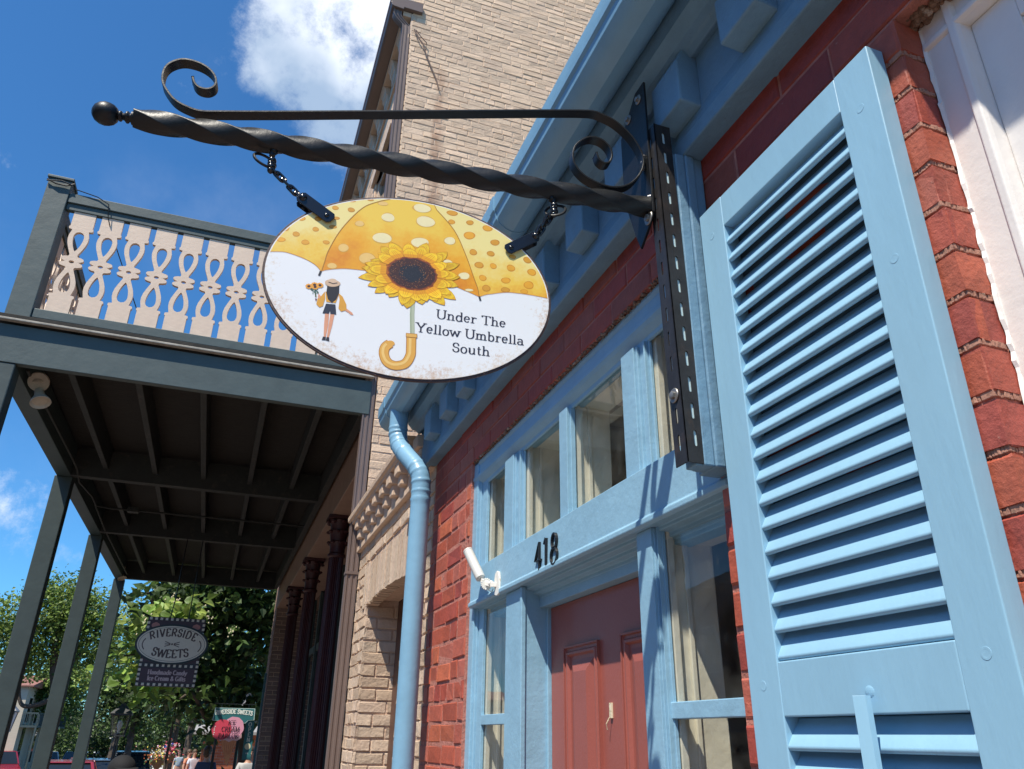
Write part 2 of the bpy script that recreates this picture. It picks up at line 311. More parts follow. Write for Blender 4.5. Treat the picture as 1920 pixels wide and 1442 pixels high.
# cornice: frieze board, dentils, cove
cor = MB()
fY = lambda p, q, t: (p, t, q)
cor.prism([(0.912, 1.252), (0.847, 1.252), (0.845, 1.29), (0.852, 1.332), (0.852, 1.50), (0.912, 1.50)], fY, YS, 3.80)
cor.prism([(0.912, 1.502), (0.835, 1.472), (0.822, 1.488), (0.80, 1.492), (0.775, 1.520), (0.772, 1.585), (0.912, 1.62)], fY, YS, 3.80)
cornice = cor.build('cornice', M['blue_old'], shop, bevel=0.004)
for i, y in enumerate([-1.35, -1.07, -.79, -.51, -0.25, 0.03, 0.295, 0.565, 0.838, 1.111, 1.377, 1.643, 1.93, 2.22, 2.52, 2.82, 3.09, 3.375]):
    d = MB(); w = 0.118
    d.prism([(0.855, 1.326), (0.796, 1.330+random.uniform(-.003, .003)), (0.794, 1.452), (0.806, 1.468), (0.812, 1.494), (0.855, 1.497)], fY, y+random.uniform(-.004, .004), y+w)
    o = d.build('dentil', M['blue_old'], cornice, bevel=0.005); o.location = (0, 0, 0)
# gutter (half-round with a vertical lip)
g = MB(); YG0 = YS-0.02; YG1 = 3.96
pf = [(0.640, 1.648), (0.636, 1.648), (0.638, 1.597), (0.6385, 1.594), (0.646, 1.586), (0.6475, 1.575), (0.650, 1.562), (0.662, 1.546), (0.683, 1.531), (0.705, 1.525), (0.728, 1.529), (0.748, 1.541), (0.764, 1.560), (0.775, 1.585), (0.778, 1.632), (0.774, 1.632), (0.77, 1.587), (0.74, 1.545), (0.705, 1.530), (0.668, 1.549), (0.653, 1.575), (0.645, 1.60)]
g.prism(pf, fY, YG0, YG1); g.prism([(0.637, 1.64), (0.645, 1.58), (0.66, 1.549), (0.705, 1.526), (0.75, 1.544), (0.776, 1.59), (0.777, 1.631)], fY, YG1-0.004, YG1+0.003)
gut = g.build('gutter', M['blue_metal'], shop, smooth=True, autosm=25)
pf2 = [(0.705+(p-0.705)*1.035-0.001, 1.59+(q-1.59)*1.035) for p, q in pf]
for ys in (0.35, 1.98, 3.78):
    b = MB(); b.prism(pf2, fY, ys, ys+0.035); o = b.build('seam_strap', M['blue_metal'], gut, smooth=True, autosm=25); o.location = (0, 0, 0)
    o['label'] = 'narrow joint strap around the blue gutter'
# downspout with wrinkled elbows
d = MB()
pth = [(0.706, 3.70, 1.55), (0.706, 3.70, 1.47), (0.706, 3.70, 1.41), (0.716, 3.675, 1.345), (0.745, 3.59, 1.265), (0.778, 3.52, 1.195), (0.796, 3.498, 1.145), (0.80, 3.495, 1.09), (0.80, 3.495, 1.0), (0.80, 3.495, 0.2), (0.80, 3.495, -1.45), (0.78, 3.495, -1.52), (0.70, 3.495, -1.58)]
P2 = []; sc = []
for i in range(len(pth)-1):
    a = Vector(pth[i]); b = Vector(pth[i+1]); n_ = max(2, int((b-a).length/0.006)) if i < 8 else max(2, int((b-a).length/0.25))
    for q in range(n_):
        P2.append(a.lerp(b, q/n_)); z_ = P2[-1].z
        wr = 0
        if 1.02 < z_ < 1.22 or 1.28 < z_ < 1.46: wr = 0.085*max(0, sin(z_*165+sin(z_*31)*2))**4
        sc.append(1.0+wr+(0.05 if i < 2 else 0))
P2.append(Vector(pth[-1])); sc.append(1)
for _ in range(10):
    for i in range(3, len(P2)-3): P2[i] = (P2[i-1]+P2[i]*2+P2[i+1])/4
d.tube(P2, 0.0455, 20, scale=sc, up=Vector((1, 0, 0)))
ds = d.build('downspout', M['blue_metal'], shop, smooth=True, autosm=60)
b = MB(); b.box(0.80, 0.90, 3.44, 3.55, -0.62, -0.585); b.build('pipe_strap', M['blue_metal'], ds, bevel=0.002).location = (0, 0, 0)
# ---- door surround in blue timber, set just behind the brick face
XF = 0.915; XG = 0.943; XD = 1.0124
def R(v, x): return v/0.9*x                        # a measure taken on the wall face, carried to depth x
sf = MB()
sf.box(XF, 0.985, 1.225, R(1.252, XF), G-.05, 1.062)
sf.box(XF+.010, 0.985, R(1.252, XF), R(1.252, XF)+.010, G-.05, .45)
sf.box(XF, 0.9435, R(2.90, XF), 3.06, G-.05, 1.062); sf.box(XF-.008, XF+.01, R(2.955, XF), 3.06, G-.05, 1.0625)
sf.box(XF+.010, 0.9435, R(2.90, XF)-.014, R(2.90, XF), G-.05, 1.0615); sf.box(XF+.018, 0.9435, R(2.90, XF)-.028, R(2.90, XF)-.014, G-.05, 1.061)
# head moulding
sf.prism([(XF, 1.064), (XF, R(1.036, XF)), (XF+.006, R(1.026, XF)), (XF+.006, R(.990, XF)), (XF-.004, R(.984, XF)), (XF-.004, R(.972, XF)), (XF+.002, R(.962, XF)), (XF+.016, .962), (XF+.018, .950), (XF+.026, .948), (XF+.028, .962), (0.985, .966), (0.985, 1.064)], fY, 1.226, 3.058)
# door lintel board
zt_b = R(.600, .90)
sf.prism([(0.902, zt_b), (0.900, .480), (0.893, .474), (0.893, .461), (0.902, .456), (0.930, .457), (0.930, .447), (0.955, .445), (0.955, .434), (0.975, .432), (0.975, .420), (1.02, .418), (1.02, zt_b)], fY, 1.2262, 2.955)
frame = sf.build('door_surround', M['blue'], shop, bevel=0.0025)
def mull(f0, f1, yg, z0, z1, name, x1=0.9435):       # front face f0..f1, stepping back to the glass at yg
    mb = MB(); mb.box(XF, x1, f0, f1, z0, z1); d = f0-yg
    if d > .012:
        mb.box(XF+.006, x1, f0-d*.18, f0, z0, z1); mb.box(XF+.014, x1, f0-d*.72, f0-d*.18, z0, z1); mb.box(XF+.008, x1-.002, f0-d*.84, f0-d*.72, z0, z1); mb.box(XF+.020, x1, yg, f0-d*.84, z0, z1)
    else: mb.box(XF+.012, x1, f0-.004, f0, z0, z1)
    mb.build(name, M['blue'], shop, bevel=0.0018)
zb_t = zt_b+.0005; zt_t = .951
mull(R(2.48, XF), R(2.57, XF), R(2.349, XG), zb_t, zt_t, 'transom_mullion')
mull(R(2.006, XF), R(2.064, XF), R(1.975, XG)-.002, zb_t, zt_t, 'transom_mullion')
mull(R(1.576, XF), R(1.645, XF), R(1.479, XG), zb_t, zt_t, 'transom_mullion')
mull(R(1.542, XF), R(1.611, XF), R(1.500, XG)-.02, G-.05, .4555, 'door_mullion')
mu = MB(); mu.box(XF, XD+.02, R(2.379, XF), R(2.533, XF), G-.05, .4555); mu.box(XF-.004, XF+.012, R(2.379, XF)-.006, R(2.379, XF)+.012, G-.05, .4552); mu.box(XD-.012, XD+.02, R(2.379, XF)-.010, R(2.379, XF), G-.05, .4550)
mu.build('door_mullion', M['blue'], shop, bevel=0.0025)
hd = MB(); hd.box(0.976, 1.05, R(1.611, XF)+.001, R(2.379, XF)-.001, 0.392, 0.431); hd.build('door_head', M['blue'], shop, bevel=0.002)
def pane(name, y0, y1, z0, z1, parent=shop):
    p = MB(); p.box(XG, XG+.003, y0, y1, z0, z1); return p.build(name, M['glass'], parent)
PE = [(1.26, R(1.479, XG)), (R(1.576, XF)+.01, R(1.960, XG)), (R(2.006, XF)+.01, R(2.349, XG)), (R(2.48, XF)+.01, R(2.739, XG))]
for y0, y1 in PE: pane('transom_pane', y0, y1, zb_t, .960)
ww = MB(); ww.box(XG-.012, 0.9435, PE[3][1]-.001, R(2.90, XF)-.028, G, 1.05); ww.build('sash_edge', M['blue'], shop, bevel=.002)
for (y0, y1) in ((1.27, R(1.490, XG)), (R(2.533, XF), R(2.739, XG))):
    pane('sidelight_pane', y0-.005, y1+.002, -0.9, .425)
    for (za, zb) in ((R(.040, XG), R(.072, XG)), (-0.54, -0.515)): sash = MB(); sash.box(XG-.012, XG+.016, y0, y1, za, zb); sash.build('glazing_bar', M['blue'], shop, bevel=0.002)
    sash = MB(); sash.box(XG-.016, XG+.02, y0-.006, y1, G-.05, -0.9); sash.build('sidelight_panel', M['blue'], shop, bevel=0.002)
rv = MB()
rv.box(XG+.004, 1.075, PE[3][1]+.045, 3.05, G, 1.03)
for y0, y1 in PE: rv.box(XG+.004, 1.075, y1+.002, y1+.045, .58, .975); rv.box(XG+.0045, XG+.022, y1-.012, y1+.002, .585, .97); rv.box(XG+.05, XG+.062, y1-.006, y1+.002, .585, .97)
rv.box(0.986, 1.075, 1.24, 3.0, .967, 1.02); rv.box(0.99, 1.075, 1.25, 3.0, .53, .598)
for y1 in (R(1.490, XG), R(2.739, XG)): rv.box(XG+.004, 1.078, y1+.003, y1+.05, G, .46); rv.box(XG+.0045, XG+.022, y1-.010, y1+.003, G, .455); rv.box(XG+.05, XG+.062, y1-.005, y1+.003, G, .455)
rv.box(0.99, 1.078, 1.25, 1.6, .425, .47); rv.box(0.99, 1.078, R(2.533, XF), 3.0, .425, .47)
rv.build('inner_reveal', mat('cream_reveal_paint', (0.74, 0.69, 0.58), 0.6, bump=0.003, bscale=14, vary=0.08, vscale=6), shop, bevel=0.002)
# door
dm = MB(); dm.box(XD, XD+.04, R(1.611, XF)-.04, R(2.379, XF)-.012, G, 0.391); door = dm.build('door', M['door'], shop, bevel=0.002)
def panel(y0, y1, z0, z1, xf=XD):
    p = MB(); rings = [(0, 0.0), (0.006, 0.007), (0.014, 0.007), (0.018, 0.001), (0.024, 0.001), (0.030, 0.010), (0.040, 0.010), (0.075, -0.001)]
    P = []
    for o_, dx in rings: P += [(xf-0.0102+dx, y, z) for (y, z) in [(y0+o_, z0+o_), (y1-o_, z0+o_), (y1-o_, z1-o_), (y0+o_, z1-o_)]]
    F = []
    for r in range(len(rings)-1):
        for q in range(4): F.append((r*4+q, r*4+(q+1) % 4, r*4+4+(q+1) % 4, r*4+4+q))
    b = (len(rings)-1)*4; F.append((b, b+1, b+2, b+3)); p.add(P, F)
    p.box(xf-0.0095, xf+0.004, y0, y0+.004, z0, z1); p.box(xf-0.0095, xf+0.004, y1-.004, y1, z0, z1); p.box(xf-0.0095, xf+0.004, y0+.004, y1-.004, z1-.004, z1); p.box(xf-0.0095, xf+0.004, y0+.004, y1-.004, z0, z0+.004)
    p.build('door_panel', M['door'], door).location = (0, 0, 0)
for z0, z1 in ((-.64, .2565), (-1.45, -.76)): panel(2.052, 2.287, z0, z1); panel(1.68, 1.912, z0, z1)
hk = MB(); hk.box(XD-.006, XD, 1.986, 1.998, 0.052, 0.090); hk.tube([(XD-.008, 1.993, 0.054), (XD-.016, 1.997, 0.038), (XD-.012, 2.0, 0.024)], 0.0016, 6)
o = hk.build('door_hook', mat('cream_chipped_hook', (0.75, 0.68, 0.5), 0.5, spots=[(90, 0.5, 0.6, (0.4, 0.3, 0.15), 0.8)]), door, bevel=0.003); o.location = (0, 0, 0)
hk = MB(); hk.lathe([(0.001, 0), (0.018, 0.0), (0.02, 0.012), (0.012, 0.03), (0.028, 0.045), (0.03, 0.06), (0.001, 0.068)], (XD, 1.70, -0.68), (-1, 0, 0), 16)
hk.build('door_knob', M['zinc'], door, smooth=True).location = (0, 0, 0)
# ---- white window at the right
wf = MB()
wf.prism([(0.645, 0.962), (0.598, 0.962), (0.594, 0.955), (0.582, 0.955), (0.578, 0.962), (0.574, 0.985), (0.645, 0.985)], lambda p, q, t: (q-0.008, p, t), -0.75, 1.104)
wf.prism([(0.962, 1.106), (0.962, 1.062), (0.955, 1.058), (0.955, 1.048), (0.962, 1.044), (0.985, 1.042), (0.985, 1.106)], lambda p, q, t: (p-0.0075, t, q), -0.54, 0.642)
wf.box(0.955, 0.985, -0.546, -0.48, -0.75, 1.10); wf.box(0.88, 1.0, -0.56, 0.644, -0.83, -0.752)
win = wf.build('white_window_frame', M['white'], shop, bevel=0.002)
ws = MB()
ws.box(0.972, 1.0, 0.503, 0.574, -0.74, 1.041); ws.box(0.972, 1.0, -0.47, 0.503, 0.985, 1.0415); ws.box(0.973, 1.0, -0.47, 0.503, 0.12, 0.165); ws.box(0.972, 1.0, -0.47, -0.40, -0.74, 0.985); ws.box(0.972, 1.0, -0.40, 0.503, -0.74, -0.68)
ws.prism([(0.503, 0.975), (0.49, 0.984), (0.503, 0.984)], lambda p, q, t: (q, p, t), 0.166, 0.984)
ws.build('white_window_sash', M['white'], win, bevel=0.002).location = (0, 0, 0)
wg = MB(); wg.box(0.984, 0.987, -0.40, 0.503, -0.68, 0.985); wg.build('window_pane', M['glass'], win).location = (0, 0, 0)
wr = MB(); wr.box(1.0, 1.2, 0.58, 0.66, -0.75, 1.1); wr.box(1.0, 1.2, -0.6, -0.5, -0.75, 1.1); wr.box(1.0, 1.2, -0.5, 0.58, 1.045, 1.1)
wr.build('inner_window_reveal', M['cream'], win).location = (0, 0, 0)
# crumbling mortar between lintel and window head
cr = MB()
for i in range(150):
    y = random.uniform(0.45, 0.66); cr.ball((random.uniform(.925, .95), y, 1.103+random.uniform(-.004, .006)), random.uniform(.003, .010), 6)
for i in range(520):
    y = random.uniform(1.24, 2.98); cr.ball((random.uniform(.903, .914), y, 1.064+random.uniform(-.003, .002)), random.uniform(.002, .006), 5)
cr.build('crumbling_mortar', mat('old_brown_mortar', (0.20, 0.12, 0.08), 0.9, vary=0.5, vscale=40, spots=[(30, 0.55, 0.62, (0.5, 0.42, 0.34), 0.7)]), shop)
wc_ = MB(wc=False); zz = -0.75; Pp = []
while zz < 1.10: Pp.append((0.9535+random.uniform(-.0035, .001), 0.6425, zz)); zz += random.uniform(.006, .02)
for i in range(len(Pp)-1):
    q0, q1 = Pp[i], Pp[i+1]; wc_.add([(q0[0]-.0028, 0.6438, q0[2]), (q1[0]-.0028, 0.6438, q1[2]), (q1[0], 0.6395, q1[2]), (q0[0], 0.6395, q0[2]), (0.965, 0.6395, q0[2]), (0.965, 0.6395, q1[2])], [(0, 1, 2, 3), (3, 2, 5, 4)])
wc_.build('paint_edge', M['white'], win, smooth=False).location = (0, 0, 0)
# ================================================================ LETTERING (pen strokes)
def arc(cx, cy, rx, ry, a0, a1, n=10): return [(cx+rx*cos(radians(a0+(a1-a0)*i/n)), cy+ry*sin(radians(a0+(a1-a0)*i/n))) for i in range(n+1)]
X_ = 0.64
GL = {
 'U': (.84, [[(.16, 1), (.16, .3)]+arc(.43, .3, .27, .3, 180, 360)[1:]+[(.70, 1)]], [(.16, 1), (.70, 1)]),
 'T': (.74, [[(.37, 0), (.37, 1)], [(.04, .97), (.70, .97)], [(.055, .98), (.045, .83)], [(.685, .98), (.695, .83)]], [(.37, 0)]),
 'Y': (.78, [[(.08, 1), (.39, .46), (.39, 0)], [(.70, 1), (.39, .46)]], [(.08, 1), (.70, 1), (.39, 0)]),
 'S': (.62, [[(.50, .70)]+arc(.30, .75, .20, .23, 20, 250, 12)+arc(.31, .27, .22, .25, 70, -160, 12)+[(.09, .30)]], []),
 'H': (.82, [[(.15, 0), (.15, 1)], [(.66, 0), (.66, 1)], [(.15, .5), (.66, .5)]], [(.15, 0), (.15, 1), (.66, 0), (.66, 1)]),
 'C': (.74, [arc(.40, .5, .32, .48, 45, 315, 18)], [(.64, .84, 0)]),
 'I': (.36, [[(.18, 0), (.18, 1)]], [(.18, 0), (.18, 1)]),
 'G': (.80, [arc(.40, .5, .32, .48, 45, 330, 18), [(.66, .44), (.66, .12)]], [(.62, .44)]),
 '&': (.82, [[(.72, .45), (.40, .03), (.20, .04), (.10, .25), (.45, .68), (.44, .90), (.30, .96), (.20, .80), (.28, .60), (.74, 0)]], []),
 'R': (.78, [[(.15, 0), (.15, 1)], [(.15, .97), (.40, .97)]+arc(.40, .74, .22, .23, 90, -90)+[(.15, .51)], [(.36, .51), (.68, .02)]], [(.15, 0), (.15, 1), (.70, 0)]),
 'V': (.76, [[(.08, 1), (.38, 0), (.68, 1)]], [(.08, 1), (.68, 1)]),
 'E': (.68, [[(.15, 0), (.15, 1)], [(.15, .97), (.56, .97), (.57, .80)], [(.15, .5), (.44, .5)], [(.15, .03), (.57, .03), (.59, .22)]], [(.12, 0), (.12, 1)]),
 'D': (.82, [[(.15, 0), (.15, 1)], [(.15, .97), (.36, .97)]+arc(.36, .5, .34, .47, 90, -90, 14)+[(.15, .03)]], [(.12, 0), (.12, 1)]),
 'W': (1.06, [[(.06, 1), (.30, 0), (.52, .9), (.76, 0), (1.0, 1)]], [(.06, 1), (1.0, 1)]),
 'A': (.78, [[(.10, 0), (.39, 1), (.68, 0)], [(.20, .35), (.58, .35)]], [(.10, 0), (.68, 0)]),
 'M': (.98, [[(.14, 0), (.16, 1), (.48, .1), (.80, 1), (.82, 0)]], [(.14, 0), (.82, 0), (.14, 1), (.82, 1)]),
 'P': (.70, [[(.15, 0), (.15, 1)], [(.15, .97), (.38, .97)]+arc(.38, .72, .23, .25, 90, -90)+[(.15, .47)]], [(.15, 0), (.12, 1)]),
 'L': (.66, [[(.15, 1), (.15, 0)], [(.15, .03), (.56, .03), (.58, .24)]], [(.15, 1), (.12, 0)]),
 'O': (.84, [arc(.42, .5, .33, .48, 0, 360, 24)], []),
 'N': (.86, [[(.16, 0), (.16, 1), (.70, 0), (.70, 1)]], [(.16, 0), (.14, 1), (.70, 1)]),
 'J': (.5, [[(.34, 1), (.34, .2)]+arc(.2, .2, .14, .18, 0, -170)], [(.34, 1)]),
 'n': (.66, [[(.16, 0), (.16, X_)], [(.16, .45)]+arc(.34, .42, .16, .2, 150, 0, 8)+[(.50, 0)]], [(.16, 0), (.50, 0), (.12, X_, .14)]),
 'd': (.64, [[(.50, 0), (.50, 1)], arc(.30, .31, .20, .32, 45, 315, 14)], [(.46, 1, .14), (.54, 0, .12)]),
 'e': (.58, [[(.10, .35), (.47, .35)]+arc(.29, .33, .19, .31, 5, 320, 16)], []),
 'r': (.50, [[(.16, 0), (.16, X_)], [(.16, .42), (.28, .60), (.42, .60), (.44, .52)]], [(.16, 0), (.12, X_, .14)]),
 'h': (.66, [[(.16, 0), (.16, 1)], [(.16, .45)]+arc(.34, .42, .16, .2, 150, 0, 8)+[(.50, 0)]], [(.16, 0), (.50, 0), (.12, 1, .14)]),
 'l': (.34, [[(.17, 0), (.17, 1)]], [(.17, 0), (.13, 1, .14)]),
 'o': (.60, [arc(.30, .31, .21, .32, 0, 360, 20)], []),
 'w': (.84, [[(.06, X_), (.24, 0), (.42, .58), (.60, 0), (.78, X_)]], [(.06, X_), (.78, X_), (.42, .6, .12)]),
 'm': (.96, [[(.16, 0), (.16, X_)], [(.16, .45)]+arc(.32, .44, .15, .18, 150, 0, 8)+[(.47, 0)], [(.47, .45)]+arc(.63, .44, .16, .18, 150, 0, 8)+[(.79, 0)]], [(.16, 0), (.47, 0), (.79, 0), (.12, X_, .14)]),
 'b': (.64, [[(.15, 0), (.15, 1)], arc(.33, .31, .20, .32, -135, 135, 14)], [(.11, 1, .14)]),
 'a': (.60, [arc(.27, .47, .18, .16, 160, 0, 8)+[(.45, .1), (.52, .02), (.58, .05)], arc(.28, .18, .19, .17, 60, 300, 12)+[(.45, .12)]], []),
 'u': (.66, [[(.15, X_), (.15, .2)]+arc(.31, .2, .16, .2, 180, 340, 8), [(.50, X_), (.50, 0)]], [(.12, X_, .14), (.47, X_, .14), (.54, 0, .12)]),
 't': (.42, [[(.19, .86), (.19, .14)]+arc(.28, .14, .09, .12, 180, 320, 6), [(.06, .62), (.36, .62)]], []),
 'y': (.60, [[(.08, X_), (.30, .02)], [(.54, X_), (.26, -.18), (.10, -.24)]], [(.08, X_), (.54, X_)]),
 'c': (.56, [arc(.30, .31, .21, .32, 45, 315, 16)], []),
 'i': (.34, [[(.17, 0), (.17, X_)], [(.17, .86), (.17, .95)]], [(.17, 0), (.13, X_, .14)]),
 'f': (.40, [[(.17, 0), (.17, .8)]+arc(.28, .8, .11, .17, 180, 40, 6), [(.05, .62), (.34, .62)]], [(.17, 0)]),
 's': (.50, [[(.40, .48)]+arc(.25, .48, .14, .15, 20, 250, 8)+arc(.25, .17, .16, .16, 70, -160, 8)], []),
 '4': (.66, [[(.48, -.02), (.46, 1), (.06, .36), (.64, .34)]], []),
 '1': (.44, [[(.08, .80), (.26, 1), (.24, 0)]], []),
 '8': (.64, [arc(.33, .74, .19, .25, -90, 270, 18)+arc(.31, .26, .25, .27, 90, 450, 20)], []),
 ' ': (.36, [], []),
}
EPS = [Vector((0, 0, 0))]
def f_off(fm, x, y): return fm(x, y)+EPS[0]
def ribbon(mb, pts, wf, fm, col):
    for i in range(1, len(pts)-1):
        ax, ay = pts[i][0]-pts[i-1][0], pts[i][1]-pts[i-1][1]; bx, by = pts[i+1][0]-pts[i][0], pts[i+1][1]-pts[i][1]
        if ax*bx+ay*by < .45*math.hypot(ax, ay)*math.hypot(bx, by):
            ribbon(mb, pts[:i+1], wf, fm, col); f2 = lambda x, y: fm(x, y)+(fm(x, y)-fm(x, y))
            ribbon(mb, pts[i:], wf, (lambda x, y: f_off(fm, x, y)), col); return
    n = len(pts); Lf = []; Rt = []
    for i, p in enumerate(pts):
        d = []
        for a, b in ((i-1, i), (i, i+1)):
            if a >= 0 and b < n:
                dx = pts[b][0]-pts[a][0]; dy = pts[b][1]-pts[a][1]; l_ = math.hypot(dx, dy) or 1; d.append((dx/l_, dy/l_))
        tx = sum(q[0] for q in d)/len(d); ty = sum(q[1] for q in d)/len(d); l_ = math.hypot(tx, ty) or 1; tx /= l_; ty /= l_
        h = wf(tx, ty)/2
        if len(d) == 2:
            c_ = d[0][0]*d[1][0]+d[0][1]*d[1][1]; h *= 1/max(0.6, sqrt(max(0.0, (1+c_)/2)))
        Lf.append((p[0]-ty*h, p[1]+tx*h)); Rt.append((p[0]+ty*h, p[1]-tx*h))
    P = [fm(*q) for q in Lf]+[fm(*q) for q in Rt]
    mb.add(P, [(i, n+i, n+i+1, i+1) for i in range(n-1)], col)
def text(mb, s, x, y, h, fm, thick=.13, thin=.05, serif=True, col=(0, 0, 0), sx=1.0, track=0, center=False, ser=.30, place=None):
    """fm(x,y,layer) -> world point; place(cx)->(origin x,y,angle) bends the baseline"""
    w = sum((GL[c][0]+track)*h*sx for c in s)
    X = x-(w/2 if center else 0); lay = 0
    for c in s:
        adv, st, se = GL[c]; cw = adv*h*sx
        if place:
            ox, oy, an = place(X+cw/2)
            tf = lambda a, b, ox=ox, oy=oy, an=an: (ox+(a*h*sx-cw/2)*cos(an)-b*h*sin(an), oy+(a*h*sx-cw/2)*sin(an)+b*h*cos(an))
        else: tf = lambda a, b, X=X: (X+a*h*sx, y+b*h)
        for pts in st:
            lay += 1
            ribbon(mb, [tf(*p) for p in pts], lambda tx, ty: h*(thick*abs(ty)+thin*(1-abs(ty))), lambda a, b, q=lay: fm(a, b, q % 12), col)
        if serif:
            for q in se:
                lay += 1; ln = q[2] if len(q) > 2 else ser
                if ln == 0: continue
                yy = q[1]-(.02 if q[1] > .3 else -.02)
                ribbon(mb, [tf(q[0]-ln/2, yy), tf(q[0]+ln/2, yy)], lambda tx, ty: h*thin*1.05, lambda a, b, q2=lay: fm(a, b, q2 % 12), col)
        X += cw+track*h*sx
    return w

# ---- house number 418 on the lintel board
nb = MB()
def num(ch, y, z0, h):
    t = MB(); T = 0.006
    for pts in GL[ch][1]:
        P = [((y-p[0]*h*1.0)*1.034, (z0+p[1]*h)*1.034) for p in pts]
        t.sweep([(0.8972, a, b) for a, b in P], [(-.0030, -.0050), (.0030, -.0050), (.0030, .0050), (-.0030, .0050)], up=Vector((1, 0, 0)))
    return t
for ch, y, z0, h in (('4', 2.186, 0.458, 0.082), ('1', 2.115, 0.462, 0.080), ('8', 2.062, 0.455, 0.088)):
    t = num(ch, y, z0, h); o = t.build('house_number', M['black'], frame, bevel=0.001); o.location = (0, 0, 0); o['label'] = 'black wooden digit %s screwed to the blue board over the door' % ch

# ================================================================ SIGN BRACKET, POST
OX = Vector((.766, 1.24, 0)); DV = Vector((-.9941177, .1083051, 0)); DN = Vector((-.1083051, -.9941177, 0))   # DN faces the viewer
EPS[0] = Vector((0, -.00002, 0))
def fS(s, z, off=0): return OX+DV*s+Vector((0, 0, z))+DN*off
br = thing('sign_bracket', 'black iron arm with twisted bar, scrolls and ball finial above the oval sign', 'sign bracket', (0.79, 1.24, 1.1))
a = MB(); n = 150; s0, s1 = -0.004, 1.088; h = .0182
path = [fS(s0+(s1-s0)*i/n, 1.107) for i in range(n+1)]
tw = -(pi/2)*11.6/n
c_ = .0025
sq = [(-h, -h+c_), (-h+c_, -h), (h-c_, -h), (h, -h+c_), (h, h-c_), (h-c_, h), (-h+c_, h), (-h, h-c_)]
a.sweep(path, sq, twist=tw)
a.build('twisted_arm', M['iron'], br, smooth=True, autosm=50)
f = MB(); f.lathe([(.001, -.004), (.012, -.002), (.0135, .002), (.0135, .006), (.0085, .008), (.0085, .010), (.012, .013), (.012, .016), (.008, .019), (.0065, .023), (.0105, .026), (.0105, .029), (.007, .032), (.014, .034), (.0195, .040), (.0225, .048), (.0235, .056), (.0215, .065), (.0165, .073), (.009, .078), (.001, .0795)], fS(1.088, 1.107), DV, 24)
f.build('ball_finial', M['iron'], br, smooth=True, autosm=60)
def cr_(pts, n=8):
    out = []; P = [Vector((p[0], p[1], 0)) for p in pts]
    for i in range(len(P)-1):
        p0 = P[max(i-1, 0)]; p1 = P[i]; p2 = P[i+1]; p3 = P[min(i+2, len(P)-1)]
        for q in range(n):
            t = q/n; v = 0.5*((2*p1)+(p2-p0)*t+(2*p0-5*p1+4*p2-p3)*t*t+(3*p1-p0-3*p2+p3)*t**3); out.append((v.x, v.y))
    out.append((P[-1].x, P[-1].y)); return out
scroll = [(1.0016, 1.232), (.995, 1.2165), (.9837, 1.207), (.9674, 1.207), (.9565, 1.219), (.957, 1.2374), (.970, 1.2576), (.994, 1.2718), (1.0252, 1.2745), (1.0472, 1.2606), (1.0575, 1.2385), (1.0552, 1.2073), (1.042, 1.1833), (1.0225, 1.1625), (.9961, 1.1505), (.9696, 1.1463), (.93, 1.1550), (.8716, 1.169), (.7774, 1.1925), (.66, 1.2225), (.5624, 1.2472), (.3954, 1.2902), (.2554, 1.326), (.175, 1.346), (.1456, 1.3525), (.126, 1.3555), (.1084, 1.3530), (.0715, 1.3390), (.0354, 1.3068), (.0125, 1.2681), (.0045, 1.2345), (.0130, 1.1974), (.0395, 1.1602), (.073, 1.1415), (.1088, 1.1404), (.1500, 1.1565), (.1735, 1.1835), (.1780, 1.2125), (.1690, 1.2442), (.1404, 1.2722), (.1111, 1.2746), (.0905, 1.2585), (.0830, 1.2345), (.0890, 1.2122), (.1028, 1.2050), (.1160, 1.2140), (.1207, 1.2321)]
pp = cr_(scroll, 6); f = MB(); wd = .0125; th = .0022
# flat bar: broad side faces up/down, edge to the viewer
P = []; n = len(pp)
for i, (s_, z_) in enumerate(pp):
    a0 = pp[max(i-1, 0)]; a1 = pp[min(i+1, n-1)]; tx = a1[0]-a0[0]; ty = a1[1]-a0[1]; l_ = math.hypot(tx, ty); nx = -ty/l_; ny = tx/l_
    for (k1, k2) in ((th, wd), (th, -wd), (-th, -wd), (-th, wd)): P.append(fS(s_+nx*k1, z_+ny*k1, k2))
f.add(P, [(i*4+q, i*4+(q+1) % 4, i*4+4+(q+1) % 4, i*4+4+q) for i in range(n-1) for q in range(4)]+[(0, 1, 2, 3), ((n-1)*4+3, (n-1)*4+2, (n-1)*4+1, (n-1)*4)])
f.build('scrolled_flat_bar', M['iron'], br, smooth=True, bevel=0.0006, autosm=50)
f = MB()
for s_, z_ in ((0.004, 1.236), (0.003, 1.128)):
    for q in range(7): f.ball(fS(s_-.004+random.uniform(-.004, .004), z_+(q-3)*.006 if z_ > 1.2 else z_+random.uniform(-.003, .003), .004*(q-3) if z_ < 1.2 else random.uniform(-.004, .008)), random.uniform(.003, .005), 7)
f.build('weld_bead', mat('bright_weld', (0.32, 0.32, 0.34), 0.35, metal=0.6), br, smooth=True)
f = MB()  # mounting plate facing the street, its foot cut at an angle, with a stiffening rib
f.prism([(1.2195, 1.475), (1.262, 1.475), (1.345, 1.395), (1.345, 1.20), (1.302, 1.07), (1.283, 1.022), (1.238, 1.060), (1.2195, 1.085)], lambda p, q, t: (t, p, q), 0.7685, 0.7745)
f.build('mounting_plate', M['iron'], br, bevel=0.001)
